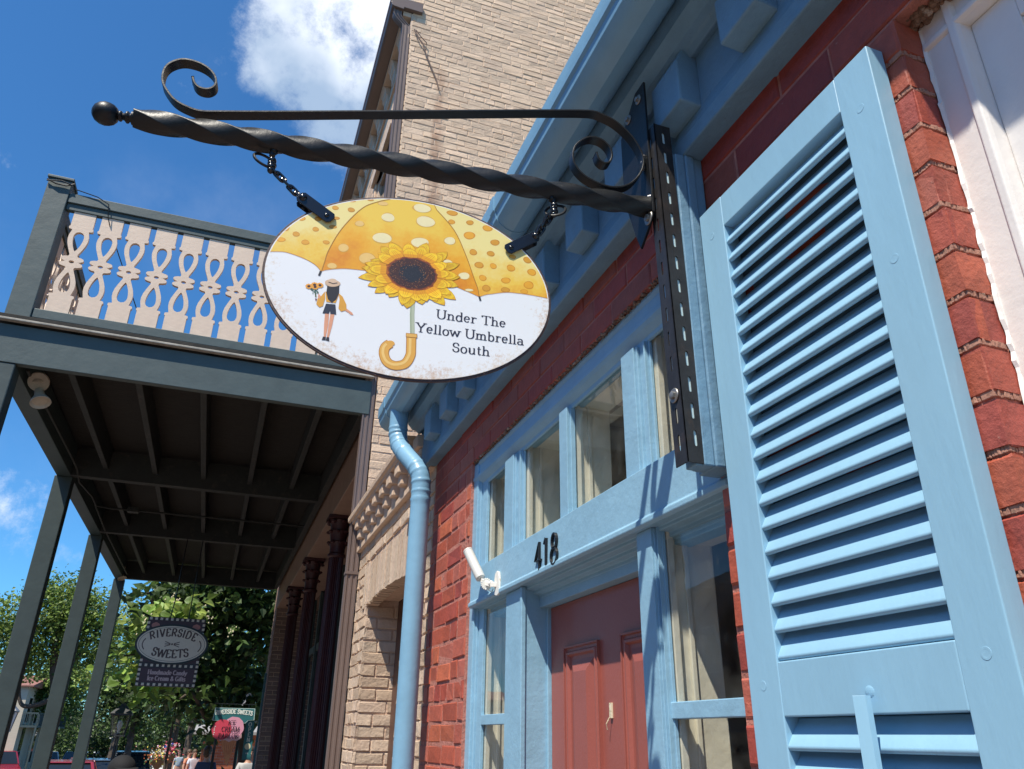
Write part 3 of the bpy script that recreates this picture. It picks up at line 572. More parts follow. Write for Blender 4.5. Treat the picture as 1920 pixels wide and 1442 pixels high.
def bolt(name, c, ax, parent, r=.0085):
    b_ = MB(); b_.lathe([(.001, 0), (r*1.45, 0), (r*1.5, .0015), (r*1.4, .003), (r*.9, .003)], c, ax, 20); ax = Vector(ax); b_.lathe([(r*.78, .003), (r*.80, .0085), (r*.6, .0095), (.001, .0095)], c, ax, 6)
    return b_.build(name, M['zinc'], parent, smooth=True, autosm=30)
for y, z in ((1.246, 1.440), (1.299, 1.422)): bolt('bolt', (0.7684, y, z), (-1, 0, 0), br)
bolt('bolt', (0.7684, 1.238, 1.076), (-1, 0, 0), br, .011)
# slotted angle post
po = thing('slotted_angle_post', 'dark slotted steel angle standing on the edge of a blue board beside the door surround', 'post', (0.80, 1.22, 0.486))
ps = MB(); XA = 0.790; YA = 1.1985; T = .003
# street-facing leg (x = XA) with slots, camera-facing leg (y = YA) with slots: built from strips round each slot
def leg(mb, fn, w, cs, hw, slots, z0, z1):
    mb.box2 = None
    def bx(u0, u1, v0, v1):
        P = [fn(u, v, t) for v in (v0, v1) for u in (u0, u1) for t in (0, T)]
        mb.add(P, [(0, 1, 3, 2), (4, 6, 7, 5), (0, 4, 5, 1), (2, 3, 7, 6), (0, 2, 6, 4), (1, 5, 7, 3)])
    bx(0.0, cs-hw, z0, z1); bx(cs+hw, w, z0, z1); z = z0
    for a_, b_ in slots: bx(cs-hw, cs+hw, z, a_); z = b_
    bx(cs-hw, cs+hw, z, z1)
    for a_, b_ in slots:       # rounded slot ends
        for zc, sg in ((a_, 1), (b_, -1)):
            for sd in (-1, 1):
                P = []
                pts = [(cs+sd*hw, zc)]+[(cs+sd*hw*cos(radians(t_)), zc+sg*hw*(1-sin(radians(t_)))) for t_ in (0, 30, 60, 90)]
                P = [fn(u, v, 0.0001) for u, v in pts]+[fn(u, v, T-0.0001) for u, v in pts]; m_ = len(pts)
                mb.add(P, [tuple(range(m_)), tuple(range(m_, 2*m_))[::-1]]+[(i, (i+1) % m_, m_+(i+1) % m_, m_+i) for i in range(m_)])
zs = [0.520+i*0.0577 for i in range(14)]
slots = [(z, z+0.034) for z in zs if z < 1.28]
leg(ps, lambda u, v, t: (XA+u, YA+t, v), 0.043, 0.0235, 0.0036, slots, 0.486, 1.325)
leg(ps, lambda u, v, t: (XA+t, YA+u, v), 0.043, 0.0235, 0.0036, [(a_-.006, b_-.006) for a_, b_ in slots if not 0.60 < a_ < 0.66], 0.4862, 1.3248)
ps.v = [(x-(z-.486)*.0175, y, z) for x, y, z in ps.v]
ps.build('slotted_angle', M['steel'], po, bevel=0.0012)
tk = MB(); tk.box(XA+.017, XA+.031, YA+.0034, YA+.0046, 0.49, 1.31); tk.v = [(x-(z-.486)*.0175, y, z) for x, y, z in tk.v]; tk.build('slot_light_strip', mat('slot_lit_blue', (0.55, 0.72, 0.76), 0.4), po)  # added strip; its pale colour stands for the lit blue seen through the slots
bolt('bolt', (XA-.0031, 1.221, 0.632), (-1, 0, 0), po, .0105)
bb = MB(); bb.box(XA+.0205, 0.8495, 1.2035, 1.240, 0.4835, 1.251); bb.box(0.826, 0.851, 1.1975, 1.243, 0.4833, 1.2512); bb.box(0.8512, 0.874, 1.194, 1.25, 0.483, 1.251); bb.box(0.853, 0.8988, 1.199, 1.26, 0.4828, 1.2508)
bb.build('backing_board', M['blue_old'], po, bevel=0.003)

# ================================================================ CHAINS
def ring(mb, c, nrm, R, r, e=1.0, long=None, n=22, m=8):
    nrm = Vector(nrm).normalized(); a = Vector(long).normalized() if long else nrm.orthogonal().normalized(); b = nrm.cross(a).normalized(); a = b.cross(nrm)
    path = []
    for i in range(n):
        t = 2*pi*i/n; x = cos(t)*R; y = sin(t)*R
        x += (e if x > 0 else -e)*(1 if abs(x) > 1e-6 else 0)
        path.append(Vector(c)+a*x+b*y)
    mb.sweep(path, [(r*cos(2*pi*i/m), r*sin(2*pi*i/m)) for i in range(m)], closed=True, up=nrm)
blk = mat('gloss_black_chain', (0.008, 0.008, 0.01), 0.18, spec=0.6)
def chain(side, sR, zR, sT, zT, label, ringc):
    c0 = fS(sR, zR)
    t = thing('hanging_chain', label, 'chain', c0, 'chains holding the oval sign')
    m_ = MB(); m_.ball(fS(sR+(.004 if side < 0 else -.002), 1.085), .0085, 10); m_.lathe([(.006, 0), (.006, .018)], fS(sR, 1.072), (0, 0, 1), 8)
    ring(m_, fS(*ringc), DN*0.55+Vector((0.25*side, 0, 0.30)), .0225, .0030, 0, long=DV, n=30)
    m_.build('eye_ring', M['iron'], t, smooth=True)
    A_ = Vector((sR, zR)); B_ = Vector((sT, zT)); D_ = B_-A_; Ln = D_.length; D_.normalize(); m_ = MB(); k = 5
    for q in range(4): m_.ball(fS(A_.x+random.uniform(-.003, .003), A_.y+.012-q*.008, .004), .0072 if q % 2 else .009, 10)
    dirw = (DV*D_.x+Vector((0, 0, D_.y))).normalized()
    for i in range(k):
        c = A_+D_*(Ln*(i+0.5)/k); nr = DN if i % 2 else DN.cross(dirw); nr = (nr+DN.cross(dirw)*0.35 if i % 2 else nr+DN*0.45)
        ring(m_, fS(c.x, c.y), nr, .0066, .0029, .0078, long=dirw, n=24)
    m_.ball(fS(B_.x, B_.y, .008), .0088, 12); m_.ball(fS(B_.x-.001, B_.y+.001, -.008), .007, 10)
    m_.build('chain_links', blk, t, smooth=True)
    return t
chain(1, 0.8215, 1.045, 0.748, 0.975, 'short black chain farthest from the wall, holding the left tab of the sign', (0.834, 1.058))
chain(-1, 0.2228, 1.052, 0.266, 0.972, 'short black chain nearest the wall, down to the right tab of the oval sign', (0.2185, 1.055))

# ================================================================ OVAL SIGN
CS, CZ, RA, RB = .517, .8125, .2805, .2035
sg = thing('shop_sign', 'white oval sign with a yellow umbrella, sunflower and Under The Yellow Umbrella South', 'sign', fS(CS, CZ))
def skew(s_, z_): return s_+(z_-CZ)*0.22*0.0, z_
NE = 96
ell = [(cos(2*pi*i/NE), sin(2*pi*i/NE)) for i in range(NE)]
TH = .0045                                            # half thickness
p = MB(wc=True)
P = [fS(CS+RA*x, CZ+RB*y, TH) for x, y in ell]+[fS(CS+RA*x, CZ+RB*y, -TH) for x, y in ell]
p.add(P, [tuple(range(NE)), tuple(range(NE, 2*NE))[::-1]]+[(i, (i+1) % NE, NE+(i+1) % NE, NE+i) for i in range(NE)])
# aged white print: rust blooms that gather near the rim, stronger at the lower edge
pm = bpy.data.materials.new('aged_sign_print'); pm.use_nodes = True; t = pm.node_tree; n_ = t.nodes; l = t.links; b = n_['Principled BSDF']; b.inputs['Roughness'].default_value = .4
geo = n_.new('ShaderNodeTexCoord')
def vm(op, a_, b_=None, t=t, n_=n_, l=l):
    v = n_.new('ShaderNodeVectorMath'); v.operation = op; l.new(a_, v.inputs[0])
    if b_ is not None: v.inputs[1].default_value = b_
    return v
def mm_(op, a_, b_, n_=n_, l=l):
    v = n_.new('ShaderNodeMath'); v.operation = op
    for i, q in enumerate((a_, b_)):
        if isinstance(q, (int, float)): v.inputs[i].default_value = q
        else: l.new(q, v.inputs[i])
    return v.outputs[0]
sgo = Vector(fS(CS, CZ))
d1 = vm('SUBTRACT', geo.outputs['Object'], sgo); du = vm('DOT_PRODUCT', d1.outputs[0], DV/RA); dz = vm('DOT_PRODUCT', d1.outputs[0], Vector((0, 0, 1/RB)))
rad = mm_('SQRT', mm_('ADD', mm_('MULTIPLY', du.outputs['Value'], du.outputs['Value']), mm_('MULTIPLY', dz.outputs['Value'], dz.outputs['Value'])), 0)
nn = n_.new('ShaderNodeTexNoise'); nn.inputs['Scale'].default_value = 130; nn.inputs['Detail'].default_value = 9; nn.inputs['Roughness'].default_value = .75; l.new(geo.outputs['Object'], nn.inputs['Vector'])
n2 = n_.new('ShaderNodeTexNoise'); n2.inputs['Scale'].default_value = 16; n2.inputs['Detail'].default_value = 5; l.new(geo.outputs['Object'], n2.inputs['Vector'])
ma = mm_('ADD', mm_('MULTIPLY', mm_('SUBTRACT', rad, 0.92), 3.6), mm_('ADD', mm_('MULTIPLY', mm_('SUBTRACT', nn.outputs[0], .5), 3.0), mm_('MULTIPLY', mm_('SUBTRACT', n2.outputs[0], .5), 1.3)))
ma = mm_('SUBTRACT', ma, mm_('MULTIPLY', dz.outputs['Value'], 0.22))
r1 = n_.new('ShaderNodeMapRange'); l.new(ma, r1.inputs[0]); r1.inputs[1].default_value = 0.12; r1.inputs[2].default_value = 1.0; r1.inputs[4].default_value = .9
rc = n_.new('ShaderNodeValToRGB'); l.new(n2.outputs[0], rc.inputs[0]); rc.color_ramp.elements[0].color = (.66, .52, .34, 1); rc.color_ramp.elements[1].color = (.50, .25, .08, 1); rc.color_ramp.elements[0].position = .42; rc.color_ramp.elements[1].position = .62
m1 = n_.new('ShaderNodeMix'); m1.data_type = 'RGBA'; l.new(r1.outputs[0], m1.inputs[0]); m1.inputs[6].default_value = (.80, .82, .85, 1); l.new(rc.outputs[0], m1.inputs[7]); l.new(m1.outputs[2], b.inputs['Base Color'])
p.build('sign_panel', pm, sg, bevel=0)
rm = MB()
rm.sweep([fS(CS+(RA-.0005)*x, CZ+(RB-.0005)*y, 0) for x, y in ell], [(-.0055, -.0028), (.0055, -.0028), (.0055, .0028), (-.0055, .0028)], closed=True, up=DN)
rm.build('sign_rim', mat('dark_burnt_rim', (0.055, 0.03, 0.028), 0.55, bump=0.001, bscale=120, spots=[(120, 0.56, 0.66, (0.30, 0.16, 0.12), 0.7)]), sg, smooth=True, bevel=0.0008)
LAY = .00009
def clampE(q, k=.992):
    x = (q[0]-CS)/RA; y = (q[1]-CZ)/RB; r = math.hypot(x, y)
    return q if r <= k else (CS+RA*x/r*k, CZ+RB*y/r*k)
def flat(mb, pts, layer, col=(1, 1, 1), clamp=True):
    P = [fS(*(clampE(q) if clamp else q), TH+LAY*layer) for q in pts]
    mb.add(P, [tuple(range(len(P)))], col)
def earc(a0, a1, n=40, k=.992): return [(CS+RA*k*cos(radians(a0+(a1-a0)*i/n)), CZ+RB*k*sin(radians(a0+(a1-a0)*i/n))) for i in range(n+1)]
def ang(s_, z_): return math.degrees(atan2((z_-CZ)/RB, (s_-CS)/RA))
rib1 = cr_([(.6937, .8125), (.690, .8350), (.6853, .8644), (.6654, .9199), (.6311, .9759), (.600, .9990), (.577, 1.0095)], 5)
rib2 = cr_([(.3825, .8061), (.386, .825), (.3943, .8476), (.4137, .9008), (.4407, .9581), (.4856, 1.0082)], 5)
lowL = cr_([(.797, .8405), (.779, .8440), (.762, .8449), (.7297, .8371), (.7063, .8259), (.6937, .8128)], 5)
lowM = cr_([(.6937, .8140), (.68, .820), (.6491, .8275), (.6043, .8299), (.5193, .834), (.4519, .832), (.4274, .8210), (.4034, .8135), (.3825, .8061)], 5)
lowR = cr_([(.3825, .8061), (.368, .8135), (.3552, .8175), (.3335, .8240), (.3135, .8270), (.275, .8275), (.240, .8255)], 5)
def watercolour(name, pale, mid, deep, zlo, zhi, sc):
    m = bpy.data.materials.new(name); m.use_nodes = True; t = m.node_tree; n = t.nodes; l = t.links; b = n['Principled BSDF']; b.inputs['Roughness'].default_value = .42
    c = n.new('ShaderNodeTexCoord'); sp = n.new('ShaderNodeSeparateXYZ'); l.new(c.outputs['Object'], sp.inputs[0])
    a = n.new('ShaderNodeTexNoise'); a.inputs['Scale'].default_value = sc; a.inputs['Detail'].default_value = 7; a.inputs['Roughness'].default_value = .6; l.new(c.outputs['Object'], a.inputs['Vector'])
    g_ = n.new('ShaderNodeMapRange'); l.new(sp.outputs[2], g_.inputs[0]); g_.inputs[1].default_value = zlo; g_.inputs[2].default_value = zhi
    ad = n.new('ShaderNodeMath'); ad.operation = 'MULTIPLY_ADD'; l.new(a.outputs[0], ad.inputs[0]); ad.inputs[1].default_value = 1.7; l.new(g_.outputs[0], ad.inputs[2])
    a3 = n.new('ShaderNodeTexNoise'); a3.inputs['Scale'].default_value = 150; a3.inputs['Detail'].default_value = 4; l.new(c.outputs['Object'], a3.inputs['Vector'])
    a4 = n.new('ShaderNodeMath'); a4.operation = 'MULTIPLY_ADD'; l.new(a3.outputs[0], a4.inputs[0]); a4.inputs[1].default_value = .35; l.new(ad.outputs[0], a4.inputs[2])
    r = n.new('ShaderNodeValToRGB'); l.new(a4.outputs[0], r.inputs[0]); e = r.color_ramp.elements
    m2 = n.new('ShaderNodeMapRange'); l.new(a4.outputs[0], m2.inputs[0]); m2.inputs[1].default_value = .75; m2.inputs[2].default_value = 2.3; l.new(m2.outputs[0], r.inputs[0])
    e[0].position = 0; e[0].color = (*deep, 1); e[1].position = .68; e[1].color = (*pale, 1); q = e.new(.34); q.color = (*mid, 1)
    l.new(r.outputs[0], b.inputs['Base Color']); return m
wcM = watercolour('umbrella_watercolour_gold', (.82, .56, .07), (.80, .38, .015), (.66, .20, .006), .82, 1.02, 11)
wcP = watercolour('umbrella_watercolour_pale', (.82, .70, .28), (.82, .54, .07), (.74, .26, .008), .825, .94, 12)
cm_ = MB(); cL = MB(); aL = ang(.797, .8405); a1 = ang(*rib1[-1]); a2 = ang(*rib2[-1]); aR = ang(.240, .8255)
aL2 = ang(*clampE(lowL[0])); lowL[0] = earc(aL2, aL2+1, 1)[0]; E1 = earc(a1, a1+1, 1)[0]; E2 = earc(a2, a2+1, 1)[0]; rib1[-1] = E1; rib2[-1] = E2; aR2 = ang(*clampE(lowR[-1])); lowR[-1] = earc(aR2, aR2+1, 1)[0]
print('ANG', a1, a2, aL2, aR2)
flat(cL, lowL+rib1[1:]+earc(a1, aL2, 30)[1:-1], 1)
flat(cm_, lowM+rib2[1:]+earc(a2, a1, 20)[1:-1]+rib1[::-1][:-1], 1)
flat(cL, lowR+earc(aR2+360 if aR2 < 0 else aR2, a2, 40)[1:-1]+rib2[::-1][:-1], 1)
cL.build('umbrella_side_panels', wcP, sg); cm_.build('umbrella_centre_panel', wcM, sg)
DC = [(0.5776, 0.9634, 0.0134, 0.0111), (0.5007, 0.9678, 0.0207, 0.0133), (0.6325, 0.9375, 0.0092, 0.0068), (0.5851, 0.9114, 0.0191, 0.0132), (0.5093, 0.9143, 0.0186, 0.0121), (0.4481, 0.9296, 0.0121, 0.0094), (0.658, 0.8744, 0.0102, 0.0096), (0.6102, 0.8581, 0.0155, 0.0135), (0.675, 0.8293, 0.0094, 0.0064), (0.4151, 0.8501, 0.012, 0.0083), (0.5100, 1.0000, 0.0191, 0.0110), (0.5905, 0.9958, 0.0101, 0.0054), (0.4035, 0.8184, 0.0085, 0.0032), (0.4500, 0.877, 0.010, 0.006)]
DS = [(0.6521, 0.9676, 0.0072, 0.0053), (0.7442, 0.9282, 0.0063, 0.0051), (0.6835, 0.9663, 0.0065, 0.0048), (0.7141, 0.9328, 0.0064, 0.0051), (0.7154, 0.908, 0.0063, 0.0051), (0.6834, 0.9201, 0.0071, 0.0044), (0.7505, 0.8899, 0.0068, 0.0054), (0.7709, 0.8999, 0.0062, 0.0058), (0.7311, 0.8742, 0.0078, 0.0054), (0.692, 0.8813, 0.0063, 0.0046), (0.7766, 0.8721, 0.0077, 0.0053), (0.6792, 0.9416, 0.0065, 0.004), (0.6166, 1.000, 0.0067, 0.003), (0.6528, 0.9900, 0.0072, 0.003),
      (0.4464, 1.0000, 0.0113, 0.0064), (0.4469, 0.9773, 0.0070, 0.0060), (0.408, 0.983, 0.0078, 0.0059), (0.3701, 0.9757, 0.0107, 0.0070), (0.4079, 0.9504, 0.0117, 0.0092), (0.3531, 0.9428, 0.0097, 0.0071), (0.3983, 0.9105, 0.0080, 0.0070), (0.3613, 0.9134, 0.0078, 0.0066), (0.385, 0.8813, 0.0090, 0.0076), (0.3552, 0.884, 0.0071, 0.0065), (0.3179, 0.8855, 0.0089, 0.0077), (0.3148, 0.9141, 0.0072, 0.0049), (0.2823, 0.9115, 0.0091, 0.0075), (0.3764, 0.8517, 0.0077, 0.0067), (0.3281, 0.8538, 0.0099, 0.0068), (0.2731, 0.8829, 0.009, 0.0082), (0.2794, 0.8505, 0.0107, 0.0088), (0.3684, 0.8284, 0.0080, 0.0079), (0.3287, 0.8313, 0.0088, 0.0060), (0.2889, 0.8337, 0.0078, 0.0050)]
dt = MB(wc=True)
def blob(mb, s_, z_, rx, ry, layer, col, rot=-.12, n=20):
    ph = random.uniform(0, 6); pts = []
    for i in range(n):
        t_ = 2*pi*i/n; k = 1+.05*sin(2*t_+ph)+.03*sin(3*t_+ph*2); x = rx*k*cos(t_); y = ry*k*sin(t_)
        pts.append((s_+x*cos(rot)-y*sin(rot), z_+x*sin(rot)+y*cos(rot)))
    flat(mb, pts, layer, col)
for i, (s_, z_, rx, ry) in enumerate(DC):
    pale = i in (2, 6, 7, 8, 11)
    blob(dt, s_, z_, rx*1.04, ry*1.05, 2, (.68, .40, .07) if not pale else (.66, .36, .05)); blob(dt, s_, z_, rx*.95, ry*.94, 3, (.82, .73, .42) if not pale else (.78, .52, .17))
for s_, z_, rx, ry in DS:
    k = random.uniform(.85, 1.1); blob(dt, s_, z_, rx*1.05, ry*1.05, 2, (.62*k, .26*k, .02)); blob(dt, s_, z_, rx*.86, ry*.84, 3, (.74*k, .36*k, .03))
dt.build('polka_dots', M['print'], sg)
rb = MB(wc=True)
for pts in (rib1, rib2): ribbon(rb, pts, lambda a, b_: .0016, lambda x, y: fS(*clampE((x, y)), TH+LAY*4), (.40, .18, .02))
for pts in (lowL, lowM, lowR): ribbon(rb, pts, lambda a, b_: .0010, lambda x, y: fS(*clampE((x, y)), TH+LAY*4.5), (.55, .22, .02))
for (a_, b_) in (((.6945, .814), (.6968, .803)), ((.3822, .807), (.3795, .797))):
    ribbon(rb, [a_, b_], lambda x, y: .0042, lambda x, y: fS(x, y, TH+LAY*6), (.03, .03, .035))
rb.build('umbrella_ribs', M['print'], sg)
# sunflower
fl = MB(wc=True); fx, fz = .5193, .8375
def petal(mb, an, r0, r1, w, layer, k):
    c = cos(an); s_ = sin(an); ex = 1.0; ey = .80; pts = []; m = 7
    prof = [(0, .45), (.25, .85), (.5, 1), (.72, .82), (.88, .45), (1, 0)]
    bend = random.uniform(-.12, .12)
    L_ = [(r0+(r1-r0)*t_, w*q) for t_, q in prof]
    def wp(r, o): x = r*c-o*s_; y = r*s_+o*c; return (fx+x*ex*1.06, fz+y*ey-.0*r)
    left = [wp(r, o+bend*w*(r-r0)/(r1-r0)*2) for r, o in L_]; right = [wp(r, -o+bend*w*(r-r0)/(r1-r0)*2) for r, o in L_]
    ys = [(.40, .10, .01), (.76, .33, .008), (.88, .52, .012), (.90, .60, .02), (.84, .47, .012)]
    for i in range(len(prof)-1):
        cc_ = tuple(v*k for v in ys[min(i, 4)])
        P = [fS(*q, TH+LAY*layer) for q in (left[i], left[i+1], right[i+1], right[i])]
        mb.add(P, [(0, 1, 2, 3)], cc_)
    for o in (-.45, .0, .45):
        ribbon(mb, [wp(r0+(r1-r0)*t_, w*o*(1-t_*.6)+bend*w*t_*2) for t_ in (.05, .4, .8)], lambda a, b_: .0007, lambda x, y: fS(x, y, TH+LAY*(layer+.4)), (.58*k, .24*k, .01))
    for sd in (left, right):
        ribbon(mb, sd[1:], lambda a, b_: .0007, lambda x, y: fS(x, y, TH+LAY*(layer+.4)), (.55*k, .24*k, .01))
random.seed(3)
for ly, cnt, ro, ra, kk in ((7, 17, .0, .096, .86), (9, 16, .2, .091, 1.0), (11, 13, .05, .078, 1.06)):
    for i in range(cnt): petal(fl, 2*pi*(i+random.uniform(-.2, .2))/cnt+ro, .038, ra*random.uniform(.86, 1.08), random.uniform(.0115, .0145), ly+.5*(i % 3)*.5, kk*random.uniform(.9, 1.08))
fl.build('sunflower_petals', M['print'], sg)
sd = MB(wc=True)
def disc(mb, r, layer, col, wob=0, n=40):
    flat(mb, [(fx+r*1.06*cos(2*pi*i/n)*(1+wob*sin(i*2.7)), fz+r*.80*sin(2*pi*i/n)*(1+wob*sin(i*1.9))) for i in range(n)], layer, col)
disc(sd, .0465, 13.2, (.20, .045, .01), .06); disc(sd, .0435, 13.5, (.05, .016, .012), .03); disc(sd, .026, 14, (.012, .014, .022), .03)
for i in range(520):
    t_ = random.uniform(0, 2*pi); r = sqrt(random.uniform(.0175**2, .0425**2)) if i > 60 else random.uniform(0, .02)
    s_ = fx+r*1.06*cos(t_); z_ = fz+r*.8*sin(t_); q = random.uniform(.0005, .0010)
    c = random.choice([(.36, .13, .03), (.42, .19, .06), (.09, .03, .015), (.02, .01, .01)]) if i > 60 else (.03, .03, .04)
    flat(sd, [(s_-q, z_), (s_, z_-q), (s_+q, z_), (s_, z_+q)], 14.5, c)
sd.build('sunflower_seed_head', M['print'], sg)
st = MB(wc=True)
ribbon(st, [(.5142, .772), (.5135, .745), (.5098, .700)], lambda a, b_: .0088, lambda x, y: fS(x, y, TH+LAY*5), (.44, .49, .36))
ribbon(st, [(.5170, .772), (.5160, .745), (.5126, .700)], lambda a, b_: .0016, lambda x, y: fS(x, y, TH+LAY*5.6), (.26, .33, .20))
hp = cr_([(.5118, .698), (.5105, .672), (.5108, .656), (.5190, .6385), (.5363, .6315), (.5520, .6365), (.5600, .6520), (.5590, .6670), (.5505, .6765)], 6)
ribbon(st, hp, lambda a, b_: .0192, lambda x, y: fS(x, y, TH+LAY*6), (.38, .15, .02)); ribbon(st, hp, lambda a, b_: .0168, lambda x, y: fS(x, y, TH+LAY*7), (.72, .38, .07))
hp2 = [(a_+.0022, b_+.002) for a_, b_ in hp[2:-3]]; ribbon(st, hp2, lambda a, b_: .0050, lambda x, y: fS(x, y, TH+LAY*8), (.84, .56, .18))
blob(st, .5505, .6768, .0085, .006, 6.6, (.72, .38, .07))
ribbon(st, [(.5222, .6985), (.5005, .6995)], lambda a, b_: .0090, lambda x, y: fS(x, y, TH+LAY*9), (.38, .15, .02)); ribbon(st, [(.5212, .6987), (.5015, .6994)], lambda a, b_: .0068, lambda x, y: fS(x, y, TH+LAY*9.6), (.74, .42, .10))
st.build('umbrella_stem_and_handle', M['print'], sg)
# painted woman seen from behind
wo = MB(wc=True); SK = (.70, .33, .20); MU = (.68, .34, .04); HA = (.018, .016, .02)
def F_(pts, ly, c): flat(wo, pts, ly, c)
F_([(.6765, .7240), (.6690, .7240), (.6680, .7000), (.6695, .6720), (.6732, .6720), (.6755, .7000)], 5, SK); F_([(.6665, .7240), (.6590, .7240), (.6605, .6990), (.6640, .6715), (.6675, .6715), (.6672, .7000)], 5, SK)
F_([(.6745, .6735), (.6693, .6735), (.6690, .6665), (.6760, .6660)], 6, (.03, .025, .03)); F_([(.6680, .6735), (.6632, .6735), (.6622, .6655), (.6685, .6660)], 6, (.03, .025, .03))
F_([(.6770, .7440), (.6595, .7450), (.6558, .7235), (.6665, .7225), (.6680, .7300), (.6695, .7225), (.6810, .7225)], 6, (.02, .024, .045))
F_([(.6810, .7700), (.6550, .7700), (.6595, .7480), (.6770, .7480)], 5.5, MU); F_([(.6790, .7740), (.6570, .7740), (.6590, .7640), (.6780, .7640)], 5.2, SK)
F_([(.6820, .7700), (.6870, .7600), (.6935, .7530), (.6945, .7400), (.6880, .7340), (.6820, .7380), (.6800, .7550)], 6.2, MU); F_([(.6560, .7700), (.6480, .7640), (.6395, .7480), (.6380, .7360), (.6475, .7310), (.6530, .7370), (.6530, .7560)], 6.2, MU)
F_([(.6395, .7400), (.6270, .7320), (.6240, .7270), (.6290, .7270), (.6340, .7310), (.6420, .7350)], 5.8, SK); F_([(.6880, .7580), (.6930, .7640), (.6935, .7560), (.6900, .7510)], 7.2, SK)
F_([(.6790, .7900), (.6570, .7900), (.6555, .7700), (.6590, .7560), (.6665, .7470), (.6745, .7540), (.6790, .7680)], 7, HA)
blob(wo, .6700, .7905, .0142, .0082, 8, (.62, .44, .30), 0); blob(wo, .6695, .7945, .0082, .0062, 9, (.66, .48, .34), 0); ribbon(wo, [(.6775, .7918), (.6690, .7895), (.6610, .7925)], lambda a, b_: .0018, lambda x, y: fS(x, y, TH+LAY*10), (.04, .03, .03))
for (s_, z_) in ((.7125, .7765), (.7025, .7815), (.6925, .7820), (.7010, .7770)):
    for q in range(9): blob(wo, s_+.0045*cos(q*.7), z_+.0040*sin(q*.7), .0022, .0019, 7+.1*q, (.80, .36, .05), n=8)
    blob(wo, s_, z_, .0030, .0027, 9, (.06, .02, .015), n=10)
for i in range(26): blob(wo, .7005+random.uniform(-.008, .008), .7700+random.uniform(-.0075, .004), .0019, .0009, 6.5+.1*i/3, (.03, .09+random.random()*.05, .08), rot=random.uniform(0, 3), n=6)
ribbon(wo, [(.6995, .766), (.6970, .755)], lambda a, b_: .0025, lambda x, y: fS(x, y, TH+LAY*6.4), (.06, .10, .05)); F_([(.6985, .7520), (.6945, .7520), (.6960, .7455)], 6.6, (.16, .05, .10))
wo.build('painted_woman', M['print'], sg)
lt = MB(wc=True); fm = lambda x, y, q: fS(CS-x, y, TH+LAY*(4+q*.25)); INK = (.022, .022, .045)
text(lt, 'Under The', CS-.3965, .7440, .0202, fm, .150, .060, True, INK, sx=1.26, center=True)
text(lt, 'Yellow Umbrella', CS-.3965, .7090, .0202, fm, .150, .060, True, INK, sx=1.235, center=True)
text(lt, 'South', CS-.3945, .6755, .0202, fm, .150, .060, True, INK, sx=1.26, center=True)
lt.build('lettering', M['print'], sg)
# metal tabs bolted over the rim
def tab(sa, za, sb, zb, w):
    b_ = MB(); d = Vector((sb-sa, zb-za)); ln = d.length; d.normalize(); q = Vector((-d.y, d.x))*w/2; c = w*.22
    for o0, o1 in ((TH+.0035, TH+.0060), (-TH-.0052, -TH-.0027)):
        A = Vector((sa, za)); B = Vector((sb, zb))
        poly = [A+q*.6, A+d*c+q, B-d*c+q, B+q*.5, B-q*.5, B-d*c-q, A+d*c-q, A-q*.6]
        P = [fS(v.x, v.y, o0) for v in poly]+[fS(v.x, v.y, o1) for v in poly]; m = len(poly)
        b_.add(P, [tuple(range(m))[::-1], tuple(range(m, 2*m))]+[(i, (i+1) % m, m+(i+1) % m, m+i) for i in range(m)])
    o = b_.build('hanging_tab', blk, sg, bevel=0.0008)
    s_ = MB(); e = Vector((sb, zb))-d*w*.55
    s_.ball(fS(e.x, e.y, TH+.0062), .0052, 12, sc=(1, .6, 1)); k = s_.build('tab_screw', blk, o, smooth=True); k.location = (0, 0, 0)
tab(.7565, .9800, .6855, .9330, .0265); tab(.2620, .9745, .3300, .9245, .0250)

# ================================================================ SHUTTER
sh = thing('window_shutter', 'sky blue louvred shutter folded back on the red brick beside the white window', 'shutter', (0.86, 0.675, -0.95))
xs0, xs1 = 0.860, 0.8955
fr = MB(); ZB = -0.95
fr.box(xs0, xs1, 0.675, 0.7525, ZB, 1.060); fr.box(xs0, xs1, 1.0975, 1.178, ZB, 1.060)
fr.box(xs0+.0006, xs1, 0.7525, 1.0975, 0.9835, 1.0594); fr.box(xs0+.0006, xs1, 0.7525, 1.0975, 0.037, 0.1195); fr.box(xs0+.0006, xs1, 0.7525, 1.0975, ZB+.0006, -0.83)
fr.build('shutter_frame', M['blue_shutter'], sh, bevel=0.0022, segs=3)
def louvres(z0, z1, nn_, tilt):
    b_ = MB()
    for i in range(nn_):
        zc = z0+(z1-z0)*(i+0.5)/nn_; c = cos(tilt); s_ = sin(tilt); hw = .0278; ht = .0052
        prof = []
        for k in range(7):
            t_ = -pi/2-pi*k/6+pi; prof.append((-(hw-ht)-ht*cos(t_-pi/2+pi/2)*1.0 if False else -(hw-ht)-ht*sin(pi*k/6), ht*cos(pi*k/6)))
        prof += [((hw-ht)+ht*sin(pi*k/6), -ht*cos(pi*k/6)) for k in range(7)]
        pr = [(0.8790+x*c-y*s_, zc+x*s_+y*c) for x, y in prof]
        b_.prism(pr, fY, 0.7527, 1.0973)
    return b_.build('louvre_slats', M['blue_shutter'], sh, smooth=True, autosm=35)
louvres(0.124, 0.984, 20, radians(60)); louvres(-0.83, 0.034, 20, radians(56))
rd = MB(); rd.prism([(0.858, 0.894), (0.850, 0.8955), (0.839, 0.9075), (0.850, 0.9195), (0.858, 0.921)], lambda p, q, t: (p-.010, q, t), -0.78, 0.060)
rd.ball((0.8615, 0.9075, 0.066), .0100, 16, sc=(.22, 1, .9))
rd.build('tilt_rod', M['blue_shutter'], sh, bevel=0.001)
